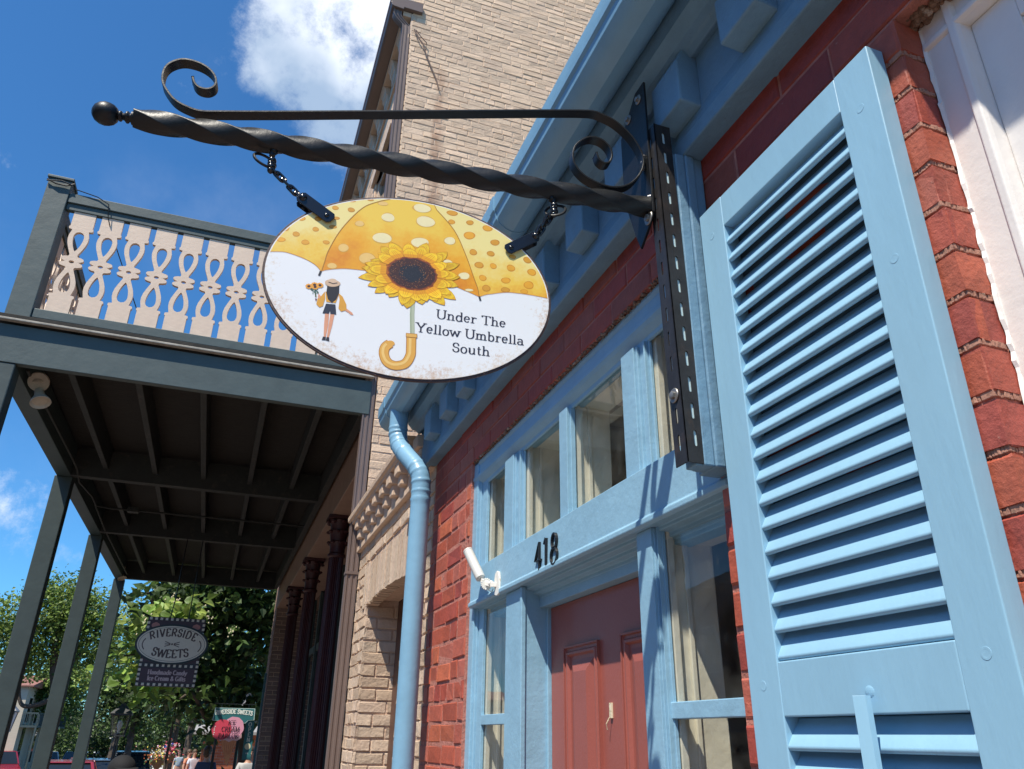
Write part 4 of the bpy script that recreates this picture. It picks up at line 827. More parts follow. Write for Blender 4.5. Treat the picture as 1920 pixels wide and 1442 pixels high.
for y, z in ((1.140, 0.985), (0.712, 0.955), (0.712, 0.10), (1.140, 0.085), (0.713, .66)): pg = MB(); pg.lathe([(.001, 0), (.0080, 0), (.0078, .0003), (.0055, .0003), (.0040, .0002), (.001, .0002)], (xs0-.0001, y, z), (-1, 0, 0), 18); pg.build('wooden_plug', M['blue_shutter'], sh)
pk = MB(); pk.box(0.8981, 0.8989, 0.70, 1.16, ZB+.05, 1.03); pk.build('slat_shade_sheet', mat('slat_gap_shade', (.10, .18, .24), .7), sh)  # added sheet behind the slats, coloured as the blue shade in their gaps

# ================================================================ SECURITY CAMERA
sc_ = thing('security_camera', 'small white bullet camera at the left end of the blue lintel board', 'camera', (0.90, 2.55, 0.48))
CK_ = Matrix.Translation((.9, 2.615, .500)) @ Matrix.Scale(.74, 4) @ Matrix.Translation((-.8635, -2.43, -.48))
_v0 = MB.build
def bcam(b_, name, m, **k): b_.v = [tuple(CK_ @ Vector(p)) for p in b_.v]; return b_.build(name, m, sc_, **k)
Dc = Vector((-.040, .100, .150)); Lc = Dc.length; 
b_ = MB(); b_.lathe([(.001, 0), (.014, 0), (.0235, .006), (.0245, .012), (.0245, Lc), (.0255, Lc+.001), (.0255, Lc+.008), (.021, Lc+.009), (.020, Lc+.003), (.001, Lc+.003)], (0.812, 2.545, 0.512), Dc, 24)
bcam(b_, 'camera_body', M['plastic'], smooth=True, autosm=35)
b_ = MB(); b_.lathe([(.001, 0), (.0195, 0), (.0195, .001), (.001, .001)], Vector((0.812, 2.545, 0.512))+Dc.normalized()*(Lc+.0035), Dc, 20); bcam(b_, 'camera_lens', M['glassdark'])
b_ = MB(); b_.prism([(2.40, 0.425), (2.425, 0.418), (2.455, 0.425), (2.463, 0.50), (2.455, 0.525), (2.43, 0.535), (2.408, 0.525), (2.398, 0.50)], lambda p, q, t: (t, p+.0, q), 0.853, 0.8635)
b_.lathe([(.001, -.008), (.012, -.008), (.014, .0), (.012, .012), (.001, .012)], (0.838, 2.465, 0.480), (0, 1, 0.2), 14)
b_.sweep([(0.858, 2.435, 0.47), (0.84, 2.455, 0.472), (0.825, 2.50, 0.485), (0.815, 2.54, 0.505)], [(-.007, -.010), (.007, -.010), (.007, .010), (-.007, .010)])
for i in range(18):
    t_ = 2*pi*i/18; b_.box(-.003, .003, -.005, .005, -.0025, .0025, M=Matrix.Translation((0.826+.026*cos(t_), 2.502, 0.482+.026*sin(t_))) @ Matrix.Rotation(-t_, 4, 'Y'))
b_.tube([(0.812, 2.545, 0.505), (0.83, 2.53, .47), (0.86, 2.52, .45), (0.868, 2.50, .48)], .003, 6)
b_.lathe([(.001, -.004), (.026, -.004), (.027, 0), (.026, .004), (.001, .004)], (0.826, 2.502, 0.482), (0, 1, 0), 20)
bcam(b_, 'swivel_mount', M['plasticw'], smooth=True, bevel=0.0008, autosm=35)

# ================================================================ BEIGE BRICK BUILDING
YB = 5.8
bld = thing('brick_building', 'tall beige painted brick building behind the blue gutter, with dark eaves and a storefront under the balcony', 'building', (3, 9, G))
bld['label'] = 'tall beige painted brick building with dark eaves, beyond the low red shop'
mb = MB(wc=True)
bricks(mb, lambda u, v, w: (u, YB-w, v), 0.905, 5.6, 0.9, 9.3, 0.0715, 0.225, BEI, joint=0.010, jit=0.003, hdr=0.12)
bm_ = M['beige'].copy(); bm_.name = 'beige_brick_with_rust_runs'; t = bm_.node_tree; n = t.nodes; l = t.links; pb = n['Principled BSDF']; src = pb.inputs['Base Color'].links[0].from_socket
tc2 = n.new('ShaderNodeTexCoord'); sp = n.new('ShaderNodeSeparateXYZ'); nz = n.new('ShaderNodeTexNoise'); nz.inputs['Scale'].default_value = 7; nz.inputs['Detail'].default_value = 6; mp = n.new('ShaderNodeMapping'); mp.inputs['Scale'].default_value = (3, 3, .7)
l.new(tc2.outputs['Object'], sp.inputs[0]); l.new(tc2.outputs['Object'], mp.inputs[0]); l.new(mp.outputs[0], nz.inputs['Vector'])
def nm(op, a, b, c=None):
    m = n.new('ShaderNodeMath'); m.operation = op
    for i, q in enumerate((a, b, c)):
        if q is None: continue
        if isinstance(q, (int, float)): m.inputs[i].default_value = q
        else: l.new(q, m.inputs[i])
    return m.outputs[0]
off = nm('ABSOLUTE', nm('ADD', sp.outputs[0], nm('MULTIPLY_ADD', nz.outputs[0], .16, -1.335)), 0)
mk = n.new('ShaderNodeMapRange'); l.new(off, mk.inputs[0]); mk.inputs[1].default_value = .075; mk.inputs[2].default_value = .012
zk = n.new('ShaderNodeMapRange'); l.new(sp.outputs[2], zk.inputs[0]); zk.inputs[1].default_value = 6.35; zk.inputs[2].default_value = 6.15
fk = nm('MULTIPLY', nm('MULTIPLY', mk.outputs[0], zk.outputs[0]), nm('MULTIPLY', nz.outputs[0], 1.05)); mxr = n.new('ShaderNodeMix'); mxr.data_type = 'RGBA'; l.new(fk, mxr.inputs[0]); l.new(src, mxr.inputs[6]); mxr.inputs[7].default_value = (.28, .12, .06, 1); l.new(mxr.outputs[2], pb.inputs['Base Color'])
mb.build('side_wall', bm_, bld)
mm = MB(); mm.box(0.906, 8, YB+0.0042, 6.1, G, 9.29); mm.build('side_wall_mortar', M['beigemortar'], bld)
mb = MB(wc=True)
WN = [(6.45, 7.35, 3.9, 5.9), (8.35, 9.25, 3.9, 5.9), (10.25, 11.15, 3.9, 5.9), (12.15, 13.05, 3.9, 5.9)]
bricks(mb, fX, YB, 15.4, 2.75, 6.6, 0.0715, 0.225, BEI, holes=WN, jit=0.002)
BEI_SHADE = [(.23, .16, .14), (.25, .175, .15)]  # pier's copy of the beige brick, balcony shade put into its colour
bricks(mb, fX, 14.75, 15.4, -1.9, 2.75, 0.0715, 0.225, BEI_SHADE, jit=0.002)
bricks(mb, lambda u, v, w: (u, 14.75-w, v), 0.905, 1.45, -1.9, 2.06, 0.0715, 0.225, BEI_SHADE, jit=0.002)
mb.build('front_wall', M['beige'], bld)
mm = MB(); mm.box(0.909, 1.2, 6.1, 15.38, 5.9, 6.95); mm.box(0.909, 1.2, 6.1, 15.38, 2.76, 3.9)
for y0, y1 in ((6.1, 6.45), (7.35, 8.35), (9.25, 10.25), (11.15, 12.15), (13.05, 15.38)): mm.box(0.9092, 1.2, y0, y1, 3.9, 5.9)
mm.box(0.9085, 1.46, 14.757, 15.38, -1.9, 2.76); mm.box(7.9, 8, 6.1, 15.4, G-.3, 9.2); mm.box(1.2, 8, 15.2, 15.4, G-.3, 9.2); mm.box(1.2, 7.9, 6.1, 15.2, 6.95, 7.05)
mm.build('wall_core', M['beigemortar'], bld)
mm = MB(); mm.box(0.895, 1.46, 5.83, 15.4, 2.062, 2.76); mm.box(0.87, 0.895, 5.84, 15.41, 2.60, 2.70)
mm.build('storefront_lintel', mat('tan_trim_paint', (0.36, 0.23, 0.17), 0.6, bump=.003, bscale=20, vary=.12, vscale=6), bld, bevel=0.006)
for (y0, y1, z0, z1) in WN:
    w_ = MB(); w_.box(0.86, 0.98, y0-.12, y1+.12, z1, z1+.16); w_.box(0.85, 0.98, y0-.1, y1+.1, z0-.08, z0)
    w_.box(0.93, 1.0, y0, y0+.07, z0, z1); w_.box(0.93, 1.0, y1-.07, y1, z0, z1); w_.box(0.94, 1.0, y0+.07, y1-.07, z1-.07, z1); w_.box(0.94, 1.0, y0+.07, y1-.07, (z0+z1)/2-.03, (z0+z1)/2+.03)
    o = w_.build('window', M['beigetrim'], bld, bevel=0.005); w_ = MB(); w_.box(0.965, 0.975, y0+.07, y1-.07, z0, z1-.07); w_.build('pane', M['glassdark'], o).location = (0, 0, 0)
# corbelled brackets, frieze and eaves gutter
ev = MB(); ev.box(0.875, 0.909, YB+.005, 15.4, 6.60, 6.66); ev.box(0.89, 0.909, YB+.004, 15.4, 6.66, 6.96); ev.build('frieze', M['beigetrim'], bld, bevel=0.004)
cb = MB(); y = 6.0
cb.box(0.80, 0.889, YB+.006, 15.4, 6.90, 6.965)
while y < 15.2:
    cb.prism([(0.889, 6.67), (0.865, 6.69), (0.86, 6.78), (0.84, 6.80), (0.835, 6.86), (0.81, 6.885), (0.81, 6.899), (0.889, 6.899)], fY, y, y+0.20); y += 0.42
cb.build('brick_brackets', M['beigetrim'], bld, bevel=0.004)
ev = MB(); ev.prism([(0.665, 7.09), (0.662, 6.99), (0.675, 6.955), (0.70, 6.945), (0.80, 6.940), (0.80, 6.968), (1.0, 6.97), (1.0, 7.10), (0.67, 7.10)], fY, 5.76, 15.5); ev.box(0.655, 0.667, 5.755, 15.5, 7.02, 7.10)
gt_ = ev.build('eaves_gutter', M['brown'], bld, bevel=0.004)
def corr(mb, x0, x1, y0, y1, path):            # ribbed rectangular downspout following path of (x offset, z)
    P = []; F = []; sec = [(x0, y0), (x0+.012, y0-.0), (x0+.018, y0+.006), (x0+.030, y0+.006), (x0+.036, y0), (x1-.036, y0), (x1-.030, y0+.006), (x1-.018, y0+.006), (x1-.012, y0), (x1, y0), (x1, y1), (x0, y1), (x0, y1-.02), (x0+.005, y1-.03), (x0+.005, y0+.03), (x0, y0+.02)]
    n = len(sec)
    for dx, dy, z in path: P += [(x+dx, y+dy, z) for x, y in sec]
    F = [(i*n+q, i*n+(q+1) % n, (i+1)*n+(q+1) % n, (i+1)*n+q) for i in range(len(path)-1) for q in range(n)]; mb.add(P, F)
dsp = MB(); corr(dsp, 0.808, 0.893, 5.805, 5.875, [(-.11, -.02, 6.945), (-.11, -.02, 6.88), (-.10, -.015, 6.86), (-.075, -.01, 6.83), (-.03, -.0, 6.80), (-.005, 0, 6.775), (0, 0, 6.73), (0, 0, 1.3), (0, 0, 1.10), (0, 0, -1.6)])
o = dsp.build('brown_downspout', M['brown'], bld, smooth=True, autosm=30)
dsp = MB(); dsp.box(0.803, 0.90, 5.800, 5.88, 1.085, 1.105); dsp.box(0.803, 0.90, 5.800, 5.88, 4.2, 4.22); dsp.build('pipe_strap', M['brown'], o).location = (0, 0, 0)
# rust stains and cable on the side wall
ca = MB(); ca.tube([(0.93, 5.78, 6.72), (0.97, 5.775, 6.62), (1.03, 5.77, 6.54), (1.06, 5.775, 6.45), (1.12, 5.78, 6.30), (1.20, 5.785, 6.12), (1.235, 5.785, 6.0)], 0.007, 6)
ca.tube([(0.95, 5.785, 6.72), (1.0, 5.775, 6.64), (1.07, 5.775, 6.57), (1.065, 5.775, 6.47)], 0.005, 6); ca.build('cable', mat('brown_cable', (0.14, 0.08, 0.06), 0.6), bld, smooth=True)
# iron columns and dark recessed storefront
for yc in (8.0, 10.25, 12.5):
    c_ = MB(); n = 20; prof = [(0.088, G-.2), (0.082, -1.2), (0.074, 1.66)]
    P = []; F = []; seg = 24
    for i in range(seg*2):
        t_ = 2*pi*i/(seg*2); k = 1 if i % 2 else .90
        for r, h_ in prof: P.append((1.0+r*k*cos(t_), yc+r*k*sin(t_), h_))
    m = seg*2; F = [(i*3+q, ((i+1) % m)*3+q, ((i+1) % m)*3+q+1, i*3+q+1) for i in range(m) for q in (0, 1)]; c_.add(P, F)
    col = c_.build('iron_column', M['maroon'], bld, smooth=False)
    c_ = MB(); c_.lathe([(.074, 1.64), (.09, 1.655), (.09, 1.675), (.076, 1.69), (.076, 1.74), (.085, 1.78), (.095, 1.80), (.08, 1.81), (.09, 1.88), (.105, 1.91), (.088, 1.92), (.095, 1.98), (.12, 2.02)], (1.0, yc, 0), (0, 0, 1), 16)
    for i in range(8):
        t_ = 2*pi*i/8
        for r, h_, s_ in ((.095, 1.79, .022), (.105, 1.90, .024), (.120, 2.0, .026)): c_.ball((1.0+r*cos(t_+h_*4), yc+r*sin(t_+h_*4), h_), s_, 8, sc=(1, 1, .7))
    c_.box(0.87, 1.13, yc-.13, yc+.13, 2.025, 2.061)
    c_.build('column_capital', M['maroon'], col, smooth=True).location = (0, 0, 0)
sf_ = MB()
for y0 in (6.1, 8.2, 10.4, 12.6): 
    sf_.box(1.40, 1.46, y0, y0+.10, -1.9, 2.06); sf_.box(1.40, 1.46, y0+.95, y0+1.05, -1.9, 2.06); sf_.box(1.395, 1.455, y0+.1, y0+2.0, 1.15, 1.25); sf_.box(1.395, 1.455, y0+.1, y0+2.0, -1.0, -.85); sf_.box(1.41, 1.45, y0+.1, y0+2.0, -1.9, -1.0)
sf_.build('storefront_frame', M['green'], bld, bevel=0.004)
sf_ = MB(); sf_.box(1.43, 1.44, 6.1, 14.74, -.85, 2.06); sf_.build('storefront_glass', M['glassdark'], bld)

# ---------------------------------------------------------------- low beige wall with brick corbels between the two buildings
pw = thing('passage_wall', 'low beige painted brick wall with corbelled top and flat arch, between the shop and the tall building', 'wall', (0.9, 4.7, G))
pw['label'] = 'low beige brick wall with corbelled top and flat arched opening behind the blue downspout'
mb = MB(wc=True); AH = (4.17, 5.35, -9, 1.08)
TB = [(0.56, 0.43, 0.32), (0.60, 0.46, 0.345), (0.57, 0.42, 0.30), (0.59, 0.44, 0.33)]
bricks(mb, fX, YE+.01, YB-.005, G, 1.26, 0.0745, 0.225, TB, holes=[AH], jit=0.0045, joint=.013, hdr=.3)
for k in range(18):                             # chipped bricks that show red
    pass
y = 4.10; i = 0
while y < 5.42:
    c = random.choice(TB); k = random.uniform(.93, 1.06); dz_ = .030*(1-((y-4.76)/.66)**2)
    mb.box(0.896+random.uniform(-.003, .003), 0.98, y, y+.062, 0.79+dz_, 1.075+random.uniform(-.008, .008), tuple(v*k for v in c), j=.003); y += .073
mb.build('brick_face', mat('worn_beige_brick', (0.5, 0.4, 0.3), 0.8, attr=True, bump=0.006, bscale=38, vary=0.14, vscale=20, spots=[(26, 0.70, 0.76, (0.34, 0.10, 0.06), 0.7), (60, 0.66, 0.72, (0.72, 0.58, 0.44), 0.6)]), pw)
mm = MB(); mm.box(0.909, 1.15, YE, 4.175, G, 1.27); mm.box(0.909, 1.15, 5.358, YB-.002, G, 1.27); mm.box(0.91, 1.15, 4.175, 5.345, 0.84, 1.268)
mm.build('mortar', mat('pinkish_beige_mortar', (0.56, 0.40, 0.30), 0.85, bump=0.008, bscale=50, vary=0.2, vscale=30), pw)
mb = MB(wc=True)
bricks(mb, lambda u, v, w: (u, 5.35-w, v), 0.905, 1.15, G, 0.80, 0.0745, 0.2, TB, jit=0.003)
mb.build('reveal_bricks', M['beige'], pw)
mm = MB(); mm.box(1.12, 1.15, 4.175, 5.345, G, 0.84); mm.build('passage_door', mat('brown_door', (0.10, 0.05, 0.035), 0.6, vary=.2, vscale=8), pw)
mb = MB(wc=True); mb.wc = False
fb = lambda a_, b_, c_, d_, e_, f_: None
mb.box(0.872, 0.912, YE+.02, 5.86, 1.245, 1.285); 
mb.prism([(0.912, 1.50), (0.912, 1.455), (0.815, 1.455), (0.812, 1.475), (0.795, 1.48), (0.79, 1.518), (0.912, 1.525)], fY, YE+.33, 5.88)
mb.box(0.886, 0.913, YE+.02, 5.862, 1.285, 1.46)
cop = mb.build('corbel_course', M['beigetrim'], pw, bevel=0.005)
y = 3.74
while y < 5.75:
    t_ = MB(); j = lambda: random.uniform(-.004, .004)
    t_.box(0.820+j(), 0.887, y, y+.105+j(), 1.385+j(), 1.454); t_.box(0.845+j(), 0.887, y+.015, y+.09, 1.315+j(), 1.384)
    t_.build('corbel_tooth', M['beigetrim'], cop, bevel=0.006).location = (0, 0, 0); y += .232

# ================================================================ BALCONY
bal = thing('balcony', 'dark green timber balcony on tall posts with cut out tan balusters', 'balcony', (-0.5, 10, G))
PX0, PX1 = -1.815, -1.650
def part(name, m, parent, *boxes, bevel=0.004, sub=False, label=None):
    b_ = MB()
    for q in boxes: b_.box(*q)
    o = b_.build(name, m, parent, bevel=bevel)
    if sub: o.location = (0, 0, 0)
    if label: o['label'] = label
    return o
part('front_beam', M['green'], bal, (-1.86, 0.86, 5.80, 5.86, 2.36, 2.655))
part('fascia_strip', mat('weathered_strip', (.36, .33, .28), .8, bump=.002, bscale=40, vary=.3, vscale=20), bal, (-1.88, 0.865, 5.755, 5.80, 2.672, 2.690))
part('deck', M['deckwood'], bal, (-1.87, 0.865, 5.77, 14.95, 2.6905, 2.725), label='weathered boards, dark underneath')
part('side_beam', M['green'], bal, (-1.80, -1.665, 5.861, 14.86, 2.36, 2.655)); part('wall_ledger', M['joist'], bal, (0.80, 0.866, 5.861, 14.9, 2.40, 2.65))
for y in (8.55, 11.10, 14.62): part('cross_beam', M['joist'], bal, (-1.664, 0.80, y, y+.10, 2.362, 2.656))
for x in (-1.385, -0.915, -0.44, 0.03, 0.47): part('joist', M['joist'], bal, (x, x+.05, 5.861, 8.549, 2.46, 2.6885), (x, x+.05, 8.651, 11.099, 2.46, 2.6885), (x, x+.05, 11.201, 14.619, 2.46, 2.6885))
for y, nm in ((5.80, 0), (8.60, 1), (11.32, 2), (14.66, 3)):
    zt = 2.3598 if nm else 2.3595
    part('post', M['green_post'], bal, (PX0, PX1, y+.005, y+.16, -2.1, zt), bevel=0.008)
# railing
rl = part('front_railing', M['green'], bal, (-1.648, 0.86, 5.80, 5.875, 3.775, 3.862), (-1.648, 0.86, 5.815, 5.86, 3.715, 3.7748), (-1.648, 0.86, 5.80, 5.87, 2.738, 2.815), bevel=0.005)
part('corner_post', M['green'], rl, (PX0, PX1, 5.79, 5.955, 2.7255, 3.96), (PX0-.012, PX1+.012, 5.778, 5.967, 3.9605, 3.985), sub=True, bevel=0.005)
rs = part('side_railing', M['green'], bal, (-1.79, -1.70, 5.97, 14.86, 3.775, 3.862), (-1.775, -1.715, 5.97, 14.86, 3.715, 3.7748), (-1.78, -1.71, 5.97, 14.86, 2.738, 2.815), (0.2, 0.9, 14.80, 14.88, 3.775, 3.862), (-1.7, 0.2, 14.80, 14.88, 3.775, 3.862), bevel=0.005)
part('far_post', M['green'], rs, (PX0, PX1, 14.78, 14.94, 2.7255, 3.96), sub=True)
half = [(.045, 0), (.060, .006), (.076, .014), (.080, .025), (.074, .037), (.055, .044), (.033, .048), (.028, .056), (.028, .066), (.037, .088), (.050, .12), (.064, .16), (.071, .20), (.070, .235), (.062, .270), (.058, .288), (.082, .292), (.085, .300), (.085, .312), (.078, .318), (.078, .4675)]
out_ = half+[(-x, y) for x, y in half[::-1]]+[(-x, -y) for x, y in half[1:]]+[(x, -y) for x, y in half[:0:-1]]
eye = [(0, .094), (.008, .106), (.018, .128), (.029, .16), (.036, .20), (.037, .228), (.032, .250), (.020, .266), (0, .273)]
eyeu = eye+[(-x, y) for x, y in eye[-2:0:-1]]; eyed = [(x, -y) for x, y in eyeu]; hole = [(.019*cos(2*pi*i/16), .0125*sin(2*pi*i/16)) for i in range(16)]
cu = bpy.data.curves.new('baluster', 'CURVE'); cu.dimensions = '2D'; cu.fill_mode = 'BOTH'; cu.extrude = 0.014
for pts in (out_, eyeu, eyed, hole):
    sp = cu.splines.new('POLY'); sp.points.add(len(pts)-1)
    for i, (x, y) in enumerate(pts): sp.points[i].co = (x, y, 0, 1)
    sp.use_cyclic_u = True
cob = bpy.data.objects.new('baluster_curve', cu); COL.objects.link(cob); bpy.context.view_layer.update()
bme = bpy.data.meshes.new_from_object(cob.evaluated_get(bpy.context.evaluated_depsgraph_get())); bpy.data.objects.remove(cob)
bme.name = 'baluster'; bme.materials.clear(); bme.materials.append(M['tan'])
for v in bme.vertices: v.co = (v.co.x, -v.co.z, v.co.y)
for i in range(13):
    o = link(bpy.data.objects.new('baluster', bme)); o.parent = rl; o.location = (-1.506+.2005*i, 5.838, 3.2645)
for i in range(44):
    o = link(bpy.data.objects.new('baluster', bme)); o.parent = rs; o.location = (-1.745, 6.08+.2*i, 3.2645); o.rotation_euler = (0, 0, pi/2)
wi = MB(); wi.tube([(-1.82, 5.775, 3.93), (-1.75, 5.770, 3.90), (-1.68, 5.772, 3.90), (-1.63, 5.78, 3.935)], .006, 6); wi.tube([(-1.82, 5.773, 3.915), (-1.72, 5.768, 3.935), (-1.64, 5.772, 3.915)], .005, 6)
wi.tube([(-1.63, 5.79, 3.9), (-1.45, 5.79, 3.868), (-1.36, 5.788, 3.82), (-1.34, 5.792, 3.70), (-1.30, 5.85, 3.60), (-1.0, 5.9, 3.0), (-0.95, 5.92, 2.85)], .004, 6)
wi.build('string_light_wire', M['black'], bal, smooth=True)
cd = MB(); cd.tube([(-1.62, 6.0, 2.40), (-1.61, 8.2, 2.42), (-1.60, 8.45, 2.40), (-1.60, 8.70, 2.34), (-1.60, 9.6, 2.43), (-1.58, 9.9, 2.40), (-1.45, 9.95, 2.40), (0.8, 9.95, 2.41)], .011, 8); cd.box(-1.25, -1.13, 9.90, 10.0, 2.375, 2.43); cd.tube([(-1.60, 9.9, 2.42), (-1.6, 11.0, 2.38), (-1.6, 14.4, 2.40)], .011, 8)
cd.build('conduit', M['joist'], bal, smooth=True)
def flood(x, y, z, label, s=1.0):
    t = thing('floodlight', label, 'lamp', (x, y, z), 'round floodlights under the balcony'); m = mat('floodlight_paint', (0.42, 0.36, 0.28), 0.5, vary=.15, vscale=20)
    b_ = MB(); b_.lathe([(.001, .0), (.05, .005), (.058, .02), (.055, .04), (.03, .05), (.001, .05)], (x, y, z+.03), (0, 0, -1), 18); b_.lathe([(.012, 0), (.012, .07)], (x, y, z), (0.3, -.2, -1), 8); b_.build('lamp_mount', m, t, smooth=True)
    b_ = MB(); ax = Vector((.35, -.35, -.9)); b_.lathe([(.001, -.02), (.03, -.015), (.035, .03), (.04, .05), (.062, .085), (.07, .11), (.066, .112), (.05, .095), (.001, .09)], Vector((x+.02, y-.02, z-.075)), ax, 20); b_.build('lamp_head', m, t, smooth=True)
    b_ = MB(); b_.lathe([(.001, -.03), (.06, -.025), (.075, 0), (.07, .01), (.001, .012)], Vector((x-.0, y-.03, z+.0)), Vector((.0, -.8, -.5)), 20); b_.build('lamp_plate', m, t, smooth=True)
flood(-1.56, 6.15, 2.37, 'round cream floodlight at the near corner under the balcony'); flood(-1.72, 14.5, 2.50, 'small cream floodlight at the far end post of the balcony')

# ================================================================ CANDY SIGN UNDER THE BALCONY
cs = thing('candy_shop_sign', 'plum and cream hanging sign reading Riverside Sweets, under the balcony', 'sign', (-0.54, 11.1, 1.0))
YC = 11.1
def fC(x, z, off=0): return Vector((x, YC-.02-off*.0006, z))
PL = (0.070, 0.026, 0.044); CK = (0.74, 0.68, 0.58); BK = (0.02, 0.02, 0.022)
b_ = MB(wc=True); b_.box(-.875, -.185, YC-.0196, YC+.0196, .52, 1.345, (0.03, .02, .03)); b_.build('sign_board', M['print'], cs, bevel=.003)
def rect(mb, x0, x1, z0, z1, ly, c, f=fC): mb.add([f(x0, z0, ly), f(x1, z0, ly), f(x1, z1, ly), f(x0, z1, ly)], [(0, 1, 2, 3)], c)
b_ = MB(wc=True)
rect(b_, -.855, -.205, 1.07, 1.305, 1, PL); rect(b_, -.862, -.198, .80, .98, 1, PL); rect(b_, -.845, -.215, .565, .735, 1, PL)
sq_ = .030
def checks(x0, x1, z, n, horiz=True):
    for i in range(n):
        if horiz: x = x0+(x1-x0)*i/(n-1); rect(b_, x-sq_/2, x+sq_/2, z-sq_/2, z+sq_/2, 2, CK)
        else: zz = x0+(x1-x0)*i/(n-1); rect(b_, z-sq_/2, z+sq_/2, zz-sq_/2, zz+sq_/2, 2, CK)
checks(-.84, -.22, 1.323, 11); checks(-.86, -.20, .765, 11); checks(-.855, -.205, .543, 11)
for x in (-.858, -.202): checks(.60, .71, x, 3, False); checks(.82, .95, x, 3, False); checks(1.16, 1.27, x, 3, False)
for sx_, cx_, cz_, up in ((1, -.76, 1.20, 1), (-1, -.30, 1.20, 1), (1, -.74, .87, 0), (-1, -.32, .87, 0)):    # little ice cream cones
    for q in range(3): rectc = [(cx_+sx_*(.018*q-.03)+.03*cos(2*pi*i/12), cz_+.04+.008*(q % 2)+.03*sin(2*pi*i/12)) for i in range(12)]; b_.add([fC(x, z, 3+q) for x, z in rectc], [tuple(range(12))], (.55, .22, .20))
    b_.add([fC(cx_-.03*sx_, cz_+.02, 2.5), fC(cx_+.03*sx_, cz_+.02, 2.5), fC(cx_+.08*sx_, cz_-.035, 2.5)], [(0, 1, 2)], (.45, .2, .14))
b_.build('checked_border', M['print'], cs)
b_ = MB(wc=True); ox, oz = -.5385, 1.02
def ov(k, ly, c, mb): n = 64; mb.add([fC(ox+.430*k*cos(2*pi*i/n), oz+.242*(k-(1-k)*.6)*sin(2*pi*i/n), ly) for i in range(n)], [tuple(range(n))], c)
p_ = MB(wc=True); n = 64; P = [fC(ox+.430*cos(2*pi*i/n), oz+.242*sin(2*pi*i/n), 30) for i in range(n)]+[fC(ox+.430*cos(2*pi*i/n), oz+.242*sin(2*pi*i/n), 1.2) for i in range(n)]
p_.add(P, [tuple(range(n)), tuple(range(n, 2*n))[::-1]]+[(i, (i+1) % n, n+(i+1) % n, n+i) for i in range(n)], (.02, .025, .03)); p_.build('oval_board', M['print'], cs)
ov(.945, 31, (.80, .74, .63), b_); ov(.905, 32, BK, b_); ov(.895, 33, (.80, .74, .63), b_)
LC = (.10, .055, .05); fq = lambda x, z, q: fC(x, z, 34+q*.2)
def pl_top(x): u = (x-ox)/.31; return x, oz+.095-.075*u*u, -.42*u
def pl_bot(x): u = (x-ox)/.31; return x, oz-.165+.055*u*u, .30*u
text(b_, 'RIVERSIDE', ox, 0, .095, fq, .20, .11, False, LC, sx=.92, center=True, track=.03, place=pl_top)
text(b_, 'SWEETS', ox, 0, .100, fq, .20, .11, False, LC, sx=.98, center=True, track=.03, place=pl_bot)
for sg_ in (-1, 1): ribbon(b_, [(ox+sg_*(.345-.02*abs(t_)**2), oz-.01+.055*t_) for t_ in (-1.2, -.6, 0, .6, 1.2)], lambda a, b__: .012, lambda x, z: fC(x, z, 35), LC)
for a_ in (-1, 1):
    for t_ in (-.5, 0, .5): ribbon(b_, [(ox+a_*.02, oz+t_*.012), (ox+a_*.085, oz+t_*.06)], lambda a, b__: .009, lambda x, z: fC(x, z, 35), LC)
for sxx in (-.27, .25):
    pass
b_.add([fC(ox+.012*cos(i), oz+.012*sin(i), 36) for i in range(6)], [tuple(range(6))], LC)
text(b_, 'Handmade Candy', -.53, .660, .052, lambda x, z, q: fC(x, z, 5+q*.2), .26, .12, True, (.58, .44, .46), center=True, sx=.96); text(b_, 'Ice Cream & Gifts', -.53, .590, .052, lambda x, z, q: fC(x, z, 5+q*.2), .26, .12, True, (.58, .44, .46), center=True, sx=.92)
b_.build('lettering', M['print'], cs)
b_ = MB(); b_.tube([(-.62, 11.12, 1.345), (-.60, 11.12, 1.6), (-.595, 11.13, 2.40)], .007, 6); b_.tube([(-.40, 11.12, 1.345), (-.40, 11.13, 2.37)], .007, 6); b_.build('hanging_wire', M['black'], cs)

# ================================================================ THINGS ALONG THE STREET
# ice cream parlour sign
ic = thing('ice_cream_sign', 'teal board with a pink ice cream cone reading Ice Cream Parlor', 'sign', (0.45, 16, zr(16)))
def fI(x, z, off=0): return Vector((x, 15.98-off*.0022, z))
TE = (0.035, 0.17, 0.19)
b_ = MB(wc=True); pts = [(.125, .215), (.145, .430), (.835, .430), (.845, .235), (.74, .225), (.70, .18), (.27, .18), (.22, .215)]
def slab(mb, pts, f, o0, o1, c): n = len(pts); mb.add([f(x, z, o1) for x, z in pts]+[f(x, z, o0) for x, z in pts], [tuple(range(n)), tuple(range(n, 2*n))[::-1]]+[(i, (i+1) % n, n+(i+1) % n, n+i) for i in range(n)], c)
slab(b_, pts, fI, -20, 0, (.55, .75, .74)); pts2 = [(.48+(x-.48)*.965, .32+(z-.32)*.92) for x, z in pts]; slab(b_, pts2, fI, 0.2, 1, TE)
b_.build('teal_board', M['print'], ic)
b_ = MB(wc=True); cone = [(.31, -.06), (.60, -.06), (.49, -.50), (.475, -.50)]; slab(b_, cone, fI, -15, 2, (.78, .32, .14))
for i in range(6): ribbon(b_, [(.34+.05*i, -.07), (.44+.025*i, -.30-.02*i)], lambda a, b__: .006, lambda x, z: fI(x, z, 2.6), (.62, .2, .08)); ribbon(b_, [(.58-.05*i, -.07), (.51-.02*i, -.30-.02*i)], lambda a, b__: .006, lambda x, z: fI(x, z, 2.9), (.62, .2, .08))
